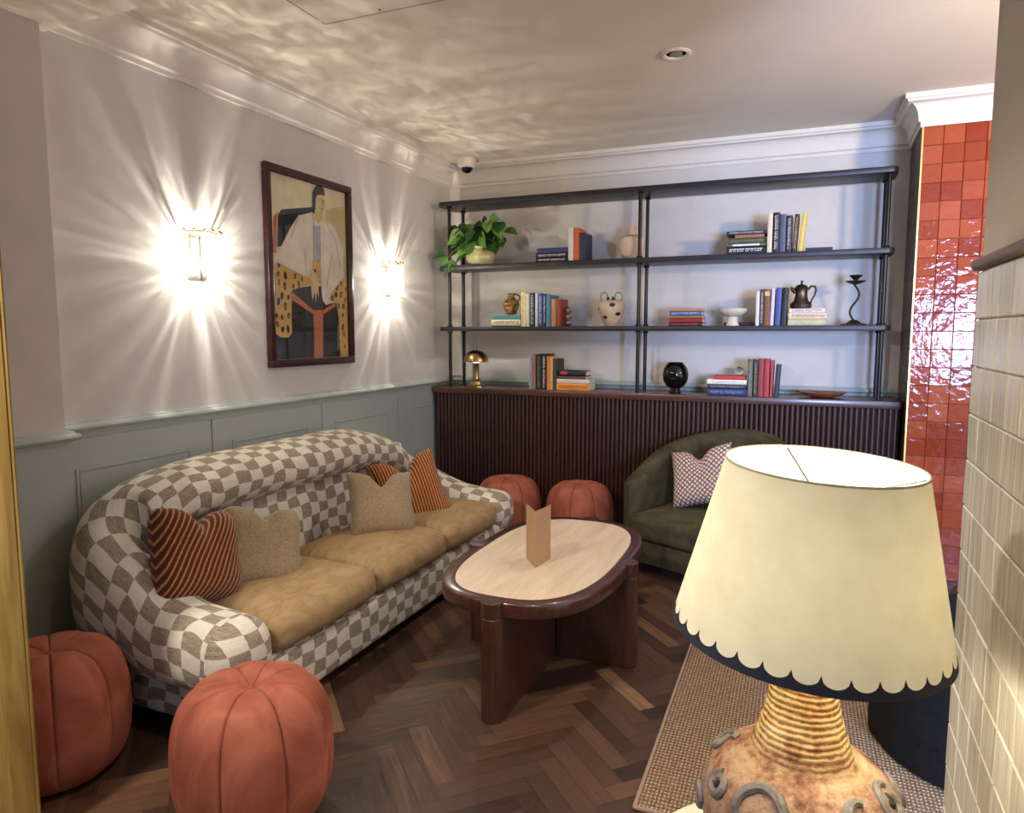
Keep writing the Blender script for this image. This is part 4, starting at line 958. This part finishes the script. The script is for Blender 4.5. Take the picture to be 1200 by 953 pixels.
# ------------------------------------------------------------------ poufs
def pouf(label, x, y, rot=0, R=.23, H=.435):
    t = thing('pouf', label, 'pouf', (x, y, 0), rot, 'terracotta velvet pumpkin poufs')
    def mod(r, z, a):
        s_ = abs(math.sin(4 * a)) ** .24
        k = min(1, r / R) ** 1.2
        return (r * (1 - .055 * k * (1 - s_)), z - (.014 * (1 - s_) * min(1, r / .06) if z > H * .6 else 0))
    prof = [(0, .006), (R * .42, .004)]
    for k in range(1, 22):
        a = -PI / 2 + PI * k / 22; ex = .62
        c, q = math.cos(a), math.sin(a)
        prof.append((R * (.45 + .55 * abs(c) ** .80), H / 2 + (H / 2 - .004) * abs(q) ** .80 * (1 if q > 0 else -1)))
    prof += [(R * .42, H + .001), (R * .30, H - .004), (R * .16, H - .013), (R * .05, H - .024), (0, H - .026)]
    b = MB(); b.lathe(prof, 256, mod=mod); b.build('body', m_rust, t, smooth=80)
    b = MB(); b.sphere((0, 0, H - .024), (.012, .012, .005), 12, 6); b.build('button', m_rust, t)
    return t
pouf('terracotta velvet pouf nearest the camera at the sofa front corner', -1.487, 1.552, .35)
pouf('terracotta velvet pouf in the shade beside the curtain and sofa end', -2.255, 1.47, .2)
pouf('terracotta velvet pouf tucked behind the far sofa arm', -1.955, 4.575, .1)
pouf('terracotta velvet pouf between table and sideboard, left of the green armchair', -1.43, 4.585, .0)

# ------------------------------------------------------------------ coffee table and menu
TX, TY, TZ = -1.06, 2.965, .462
t = thing('coffee_table', 'oval dark oak coffee table with a pale travertine inset', 'table', (TX, TY, 0))
def sup(a, b_, n, N=96): return [(a * abs(math.cos(q)) ** (2 / n) * (1 if math.cos(q) > 0 else -1), b_ * abs(math.sin(q)) ** (2 / n) * (1 if math.sin(q) > 0 else -1)) for q in [2 * PI * k / N for k in range(N)]]
A_, B_ = .362, .640
lvl = [(-.10, .402), (-.012, .402), (-.003, .405), (0, .412), (0, .453), (-.002, .458), (-.007, TZ), (-.048, TZ), (-.049, .44)]
b = MB(); rings = [sup(A_ + d, B_ + d, 2.85) for d, z in lvl]
b.grid(lambda i, j: (rings[j][i][0], rings[j][i][1], lvl[j][1]), 96, len(lvl), cu=True); b.face([b.addv((x, y, .402)) for x, y in rings[0]][::-1]); b.face([b.addv((x, y, .44)) for x, y in rings[-1]])
b.build('rim', m_table, t, smooth=40)
def mat_trav():
    q = NT('travertine'); v = q.coord(scale=(10, 1.2, 4)); f = q.noise(v, 2.2, 6, .65, .8)
    q.set(Base_Color=q.ramp(f, [(.25, srgb(196, 170, 144)), (.55, srgb(216, 194, 168)), (.8, srgb(228, 210, 188))]), Roughness=.28); return q.m
b = MB(); b.prism(sup(A_ - .0495, B_ - .0495, 2.85), .4405, TZ - .0005, .0015, 1); b.build('stone_inset', mat_trav(), t)
for k, (dx, dy, r1) in enumerate(((0, -1, B_), (0, 1, B_), (-1, 0, A_), (1, 0, A_))):
    hw = .044; b = MB(); P = []
    r1 = r1 - .004
    for q in range(17):
        a = -PI / 2 + PI * q / 16; P.append((r1 + hw * math.cos(a), hw * math.sin(a)))
    r0 = .046
    P += [(r0, hw), (r0, -hw)]
    W = [(p * dx - s_ * dy, p * dy + s_ * dx) for p, s_ in P]
    b.prism(W, 0.0, .4018, .003, 1)
    # capped end rising flush with the rim
    C = []
    for q in range(24): a = 2 * PI * q / 24; C.append(((r1 + hw * math.cos(a)) * dx - hw * math.sin(a) * dy, (r1 + hw * math.cos(a)) * dy + hw * math.sin(a) * dx))
    b.prism(C, .4018, TZ + .0012, .002, 1)
    b.build('leg', m_table, t, smooth=30)
t = thing('menu_card', 'folded kraft cardboard menu standing open on the coffee table', 'menu', (-1.045, 2.735, TZ))
kr = M('kraft_card', (178, 142, 104), .85, var=.04, nscale=60)
def leafp(a, L, nm):
    b = MB(); d = Vector((math.cos(a), math.sin(a), 0)); n_ = Vector((-d.y, d.x, 0)) * .0012
    P = [Vector((0, 0, .0)), d * L, d * L + n_, n_]
    for q in (0,): 
        lo = [tuple(p) for p in P]; hi = [(p.x, p.y, .243) for p in P]
        b.poly(lo[::-1]); b.poly(hi)
        for i in range(4): b.poly([lo[i], lo[(i + 1) % 4], hi[(i + 1) % 4], hi[i]])
    b.build(nm, kr, t, smooth=0)
leafp(math.atan2(.111, -.084), .142, 'front_leaf'); leafp(math.atan2(.130, .016), .142, 'back_leaf')

# ------------------------------------------------------------------ green tub armchair
t = thing('tub_armchair', 'olive green velvet tub armchair in front of the sideboard', 'armchair', (-.52, 4.40, 0), math.radians(-25))
def tub(name, mat, parent, ax, ay, yfr, th, hfun, z0, n=48, ribs=None):
    P = []
    for k in range(10): P.append((-ax, yfr + (0 - yfr) * k / 10, -1, 0))
    for k in range(n + 1):
        a = PI - PI * k / n; P.append((ax * math.cos(a), ay * math.sin(a), math.cos(a) / ax, math.sin(a) / ay))
    for k in range(9, -1, -1): P.append((ax, yfr + (0 - yfr) * k / 10, 1, 0))
    S_ = [0]
    for p, q in zip(P, P[1:]): S_.append(S_[-1] + math.hypot(q[0] - p[0], q[1] - p[1]))
    rows = []
    for i, (x, y, nx, ny) in enumerate(P):
        L = math.hypot(nx, ny); nx /= L; ny /= L; h = hfun(S_[i] / S_[-1], y)
        e = min(1, .35 + min(S_[i], S_[-1] - S_[i]) / .06); tt = th / 2 * min(1, e)
        rr = min(tt, .05)
        pr = [(tt * .9, z0), (tt, z0 + .03), (tt, h - rr)] + [(tt - rr + rr * math.cos(a), h - rr + rr * math.sin(a)) for a in [PI / 2 * q / 4 for q in range(1, 5)]] + [(-tt + rr - rr * math.sin(a), h - rr + rr * math.cos(a)) for a in [PI / 2 * q / 4 for q in range(0, 5)]] + [(-tt, z0 + .03), (-tt * .9, z0)]
        rows.append([(x + nx * a, y + ny * a, z) for a, z in pr])
    b = MB(); b.grid(lambda i, j: rows[i][j], len(rows), len(rows[0]), cv=True, flip=True)
    b.poly(rows[0]); b.poly(rows[-1][::-1])
    b.build(name, mat, parent, smooth=50)
    return rows
hf = lambda s_, y: .515 + .325 * (1 - (2 * abs(s_ - .5)) ** 1.7)
rows = tub('tub_back', m_green, t, .40, .36, -.34, .11, hf, .07)
b = MB(); b.tube([Vector(r[len(r) // 2 - 3]) + Vector((0, 0, .003)) for r in rows], .006, 6); b.build('piping', m_green, t)
b = MB(); puff(b, -.335, .335, -.43, .25, .215, .365, .045, .02, 12, 0, 2); b.build('seat_cushion', m_green, t, smooth=70)
b = MB(); b.prism(rrect(-.338, .338, -.40, .20, .05), .075, .213, .012, 2); b.build('seat_base', m_green, t)
for fx in (-.29, .29):
    for fy in (-.33, .22):
        b = MB(); b.lathe([(.014, 0), (.02, .0745)], 12, (fx, fy, 0)); b.build('foot', m_post, t)
pillow('patterned_cushion', 'pink and brown dotted cushion propped in the green armchair', mat_dots('shell_dot_print', (118, 84, 74), (212, 192, 176)), (-.60, 4.42, .575), (.40, .38), .13, (-.30, -.86, .42), .28, .07, None, 6)

# ------------------------------------------------------------------ rug and dark chair by the tiled wall
def mat_rug():
    q = NT('jute_weave'); v = q.coord(); 
    w = q.n('ShaderNodeTexWave', wave_type='BANDS', bands_direction='Y'); w.inputs['Scale'].default_value = 18; w.inputs['Distortion'].default_value = 1.5; w.inputs['Detail'].default_value = 2; w.inputs['Detail Scale'].default_value = 8; q.l(v, w.inputs[0])
    w2 = q.n('ShaderNodeTexWave', wave_type='BANDS', bands_direction='X'); w2.inputs['Scale'].default_value = 25; w2.inputs['Distortion'].default_value = 3.0; w2.inputs['Detail Scale'].default_value = 6; q.l(v, w2.inputs[0])
    n_ = q.noise(v, 120, 3)
    f = q.math('ADD', q.math('MULTIPLY', w.outputs['Fac'], w2.outputs['Fac']), q.math('MULTIPLY', n_, .5))
    q.set(Base_Color=q.ramp(f, [(.2, srgb(96, 74, 58)), (.5, srgb(154, 126, 98)), (.9, srgb(204, 178, 148))]), Roughness=.95, Specular_IOR_Level=.1); q.bump(f, .9, .008); return q.m
t = thing('rug', 'brown woven jute rug lying right of the coffee table', 'rug', (.5, 2.85, 0), math.radians(1.0))
mr = mat_rug()
b = MB(); b.box(-.955, .9, -.80, .72, .001, .012, .004, 2); b.build('weave', mr, t)
b = MB(); b.tube([(-.962, -.807, .008), (.9, -.807, .008), (.9, .727, .008), (-.962, .727, .008), (-.962, -.807, .008)], .0075, 8); b.build('bound_edge', M('jute_edge', (156, 132, 108), .95, bump=.5, bscale=150), t)
t = thing('barrel_chair', 'black barrel chair on the rug between lampshade and tiled wall', 'armchair', (.62, 2.77, .0125), math.radians(200))
rows = tub('barrel_shell', m_navy_vel, t, .32, .30, -.16, .10, lambda s_, y: .56 + .14 * sm(1 - abs(s_ - .5) / .45), .01)
b = MB(); puff(b, -.262, .262, -.24, .22, .26, .40, .05, .02, 10); b.build('seat_cushion', m_navy_vel, t, smooth=70)
b = MB(); b.prism(rrect(-.262, .262, -.20, .20, .08), .01, .258, .01, 2); b.build('seat_base', m_navy_vel, t)

# ------------------------------------------------------------------ lamp on its side table
LX, LY = .007, 1.148
SZ = .55
t = thing('side_table', 'round cream side table under the ceramic lamp', 'table', (LX, LY, 0))
mc = M('cream_lacquer', (218, 200, 170), .45, var=.03)
b = MB(); b.lathe([(0, SZ - .03), (.245, SZ - .03), (.255, SZ - .022), (.256, SZ - .006), (.252, SZ), (0, SZ)], 64); b.build('table_top', mc, t)
b = MB(); b.lathe([(.04, .0205), (.035, .05), (.035, SZ - .031)], 24); b.build('pedestal', mc, t)
b = MB(); b.lathe([(.17, 0), (.17, .012), (.04, .02)], 40); b.build('foot', mc, t)
t = thing('table_lamp', 'large ceramic table lamp with a scalloped cream shade in the foreground', 'lamp', (LX, LY, SZ + .0005))
def mat_ceramic():
    q = NT('mottled_stoneware'); v = q.coord(); f = q.noise(v, 11, 4, .6, .4); f2 = q.noise(v, 75, 3, .7)
    f3 = q.noise(q.coord(scale=(26, 26, 7)), 1.6, 3, .6)
    g_ = q.math('ADD', q.math('MULTIPLY', f, .7), q.math('MULTIPLY', f2, .35))
    n_ = q.math('ADD', q.math('ADD', q.math('MULTIPLY', f, .45), q.math('MULTIPLY', f3, .35)), q.math('MULTIPLY', f2, .25))
    zc = q.n('ShaderNodeSeparateXYZ'); q.l(v, zc.inputs[0])
    w = q.n('ShaderNodeTexWave', wave_type='BANDS', bands_direction='Z'); w.inputs['Scale'].default_value = 34; w.inputs['Distortion'].default_value = 2.0; w.inputs['Detail'].default_value = 2; q.l(v, w.inputs[0])
    nf = q.math('ADD', q.math('MULTIPLY', w.outputs['Fac'], .14), n_)  # bands darken the neck colour in its grooves, as painted shade
    neck = q.ramp(nf, [(.42, srgb(92, 46, 22)), (.52, srgb(142, 88, 46)), (.60, srgb(190, 156, 104)), (.74, srgb(206, 184, 136))])
    body = q.ramp(g_, [(.38, srgb(96, 56, 38)), (.47, srgb(136, 96, 72)), (.56, srgb(164, 136, 110)), (.66, srgb(140, 124, 114))])
    m_ = q.ramp(q.math('ADD', zc.outputs[2], q.math('MULTIPLY', f, .10)), [(.285, (0, 0, 0, 1)), (.335, (1, 1, 1, 1))])
    q.set(Base_Color=q.mix(m_, body, neck), Roughness=.65, Specular_IOR_Level=.3)
    q.bump(q.math('ADD', f2, q.math('MULTIPLY', w.outputs['Fac'], q.math('MULTIPLY', m_, .55))), .55, .006); return q.m
mcer = mat_ceramic()
rng = random.Random(4); prof = [(0, 0), (.085, 0), (.10, .01), (.125, .05), (.142, .10), (.149, .145), (.148, .175), (.138, .205), (.118, .228), (.095, .242), (.080, .250)]
nk = []
for k in range(26):
    u = k / 25; r = .041 + .034 * (1 - u) ** 2.2 + (.0010 if k % 2 else -.0006); nk.append((r, .256 + .197 * u))
prof += nk + [(.03, .455), (0, .455)]
b = MB(); b.lathe(prof, 72, mod=lambda r, z, a: (r * (1 + .012 * math.sin(3 * a + 9 * z) + .006 * math.sin(17 * a + 40 * z)), z)); b.build('ceramic_base', mcer, t, smooth=60)
mcoil = M('grey_coil_clay', (112, 104, 98), .6, var=.15, nscale=60, bump=.6, bscale=120)
mhole_shade = M('painted_hole_shade', (44, 22, 14), .8)
def surf(a, z):
    R = 0
    for (r0, z0_), (r1, z1_) in zip(prof, prof[1:]):
        if z0_ <= z <= z1_ and z1_ > z0_: R = r0 + (r1 - r0) * (z - z0_) / (z1_ - z0_); break
    return Vector((R * math.cos(a), R * math.sin(a), z))
def coil(a0, z0_, rr, turns, start, th):
    P = []
    n = int(22 * turns) + 1
    for k in range(n):
        u = k / (n - 1); ang = start + turns * 2 * PI * u; r = rr * (1 - .55 * u * (turns > .8))
        z = max(.02, min(.240, z0_ + r * .8 * math.sin(ang))); R = max(.06, surf(a0, z).xy.length)
        a = a0 + r * math.cos(ang) / R
        P.append(surf(a, z) + surf(a, z).normalized() * .001)
    b = MB(); b.tube(P, [th * (.55 + .45 * math.sin(PI * min(1, (k + 1.5) / n))) for k in range(n)], 8); b.build('coil_ornament', mcoil, t)
    c = surf(a0, z0_); n_ = Vector((math.cos(a0), math.sin(a0), .7)).normalized()
    h = MB(); h.sphere(c + n_ * .0, .0065, 10, 8); h.build('coil_hole_shade', mhole_shade, t)  # solid dark bead, its colour standing in for the shade inside a hole
for a0, z0_, rr, tu, stt, th in ((-2.58, .207, .020, 1.2, 2.0, .008), (-1.98, .205, .036, .80, 5.6, .009), (-2.96, .150, .022, 1.1, .3, .009), (-.28, .215, .026, 1.1, .8, .008), (-.88, .215, .024, .9, 1.0, .009), (-1.36, .205, .022, .9, 0, .009), (2.9, .222, .022, 1.1, 1, .008), (.35, .19, .030, 1.1, 2, .009), (1.2, .17, .034, 1.1, 2, .010), (2.1, .16, .034, 1.1, 3, .010), (-2.3, .11, .03, 1.1, 3, .010), (-1.0, .12, .03, 1.1, 1, .010)):
    coil(a0, z0_, rr, tu, stt, th)
# shade (slightly tilted), cream parchment with a navy scalloped hem
SB, ST_ = .995 - SZ, 1.256 - SZ
r_bot, r_top = .200, .139
tilt = Matrix.Translation((0, 0, SB)) @ Matrix.Rotation(.052, 4, 'Y') @ Matrix.Rotation(.024, 4, 'X') @ Matrix.Translation((0, 0, -SB))
NS = 34; NU = NS * 12
def rad(z): return r_bot + (r_top - r_bot) * (z - SB) / (ST_ - SB)
def scal(i):
    u = (i % 12) / 12; return SB + .0105 + .0145 * (1 - math.sqrt(max(0, 1 - (2 * u - 1) ** 2)))
def cone(mb, z0f, z1f, dr, n=8, flip=False):
    def fn(i, j):
        a = 2 * PI * i / NU; za, zb = z0f(i), z1f(i); z = za + (zb - za) * j / n; r = rad(z) + dr
        return (r * math.cos(a), r * math.sin(a), z)
    mb.grid(fn, NU, n + 1, cu=True, flip=flip)
q = NT('parchment_shade'); q.t.nodes.remove(q.b)
v = q.coord(); nf = q.noise(v, 22, 4, .6); col = q.ramp(nf, [(.3, srgb(222, 214, 184)), (.7, srgb(232, 226, 200))])
di = q.n('ShaderNodeBsdfDiffuse'); tl = q.n('ShaderNodeBsdfTranslucent'); mx = q.n('ShaderNodeMixShader'); mx.inputs[0].default_value = .060
q.l(col, di.inputs[0]); q.l(q.mix(1.0, col, (.97, .93, .80, 1), 'MULTIPLY'), tl.inputs[0]); q.l(di.outputs[0], mx.inputs[1]); q.l(tl.outputs[0], mx.inputs[2]); q.l(mx.outputs[0], q.out.inputs[0])
m_parch = q.m
b = MB(); cone(b, scal, lambda i: ST_, 0, 10); b.xf(tilt); b.build('shade', m_parch, t, smooth=60)
b = MB(); cone(b, lambda i: SB, scal, .0002, 3); b.xf(tilt); 
b.build('scalloped_hem', M('navy_hem', (34, 36, 50), .7, var=.03), t, smooth=60)
b = MB(); b.tube([tilt @ Vector((r_top * math.cos(2 * PI * k / 96), r_top * math.sin(2 * PI * k / 96), ST_)) for k in range(97)], .0018, 6, cap=False); b.build('top_rim', M('shade_tape', (190, 178, 150), .8), t)
b = MB()
for k in range(3):
    a = 1.98 + 2 * PI * k / 3; b.tube([tilt @ Vector((0, 0, ST_ - .055)), tilt @ Vector((r_top * .97 * math.cos(a), r_top * .97 * math.sin(a), ST_ - .004))], .0017, 6)
b.tube([(0, 0, .455), (0, 0, .50), tilt @ Vector((0, 0, ST_ - .06)), tilt @ Vector((0, 0, ST_ - .05))], .004, 8); b.build('shade_carrier', M('grey_steel', (130, 130, 128), .35, .9), t)
b = MB(); b.lathe([(.012, .47), (.02, .50), (.03, .535), (.028, .565), (.012, .585), (0, .588)], 20, (.022, 0, 0)); b.build('bulb', mat_emit('lamp_bulb', (255, 232, 190), 20), t)
lamp('table_lamp_light', 'POINT', (LX + .022, LY, SZ + .545), 8, (1.0, .93, .80), .035)

# ------------------------------------------------------------------ curtain at the left edge
t = thing('curtain', 'mustard velvet curtain hanging at the left edge', 'curtain', (-2.30, 1.03, 0))
E0, E1 = Vector((-1.985, 1.229)), Vector((-2.62, .83))
d = (E1 - E0); L = d.length; d.normalize(); nrm = Vector((-d.y, d.x))
b = MB(); n = 120
def cf(i, j, s_):
    u = i / n; z = .006 + 2.55 * j / 14
    w = .045 * math.sin(u * L / .16 * 2 * PI + .4) * min(1, u * 9) + .006 * math.sin(u * 60 + z)
    p = E0 + d * (u * L) + nrm * (w + s_ * .003)
    return (p.x, p.y, z)
b.grid(lambda i, j: cf(i, j, 1), n + 1, 15); b.grid(lambda i, j: cf(i, j, -1), n + 1, 15, flip=True)
for i in (0, n):
    b.grid(lambda a, j: cf(i, j, 1 - 2 * a), 2, 15)
loc(b, t).build('drape', m_mustard, t, smooth=60)
b = MB(); b.tube([(E0.x + .004, E0.y + .002, .006), (E0.x + .004, E0.y + .002, 2.556)], .005, 6); loc(b, t).build('hem', m_mustard, t)
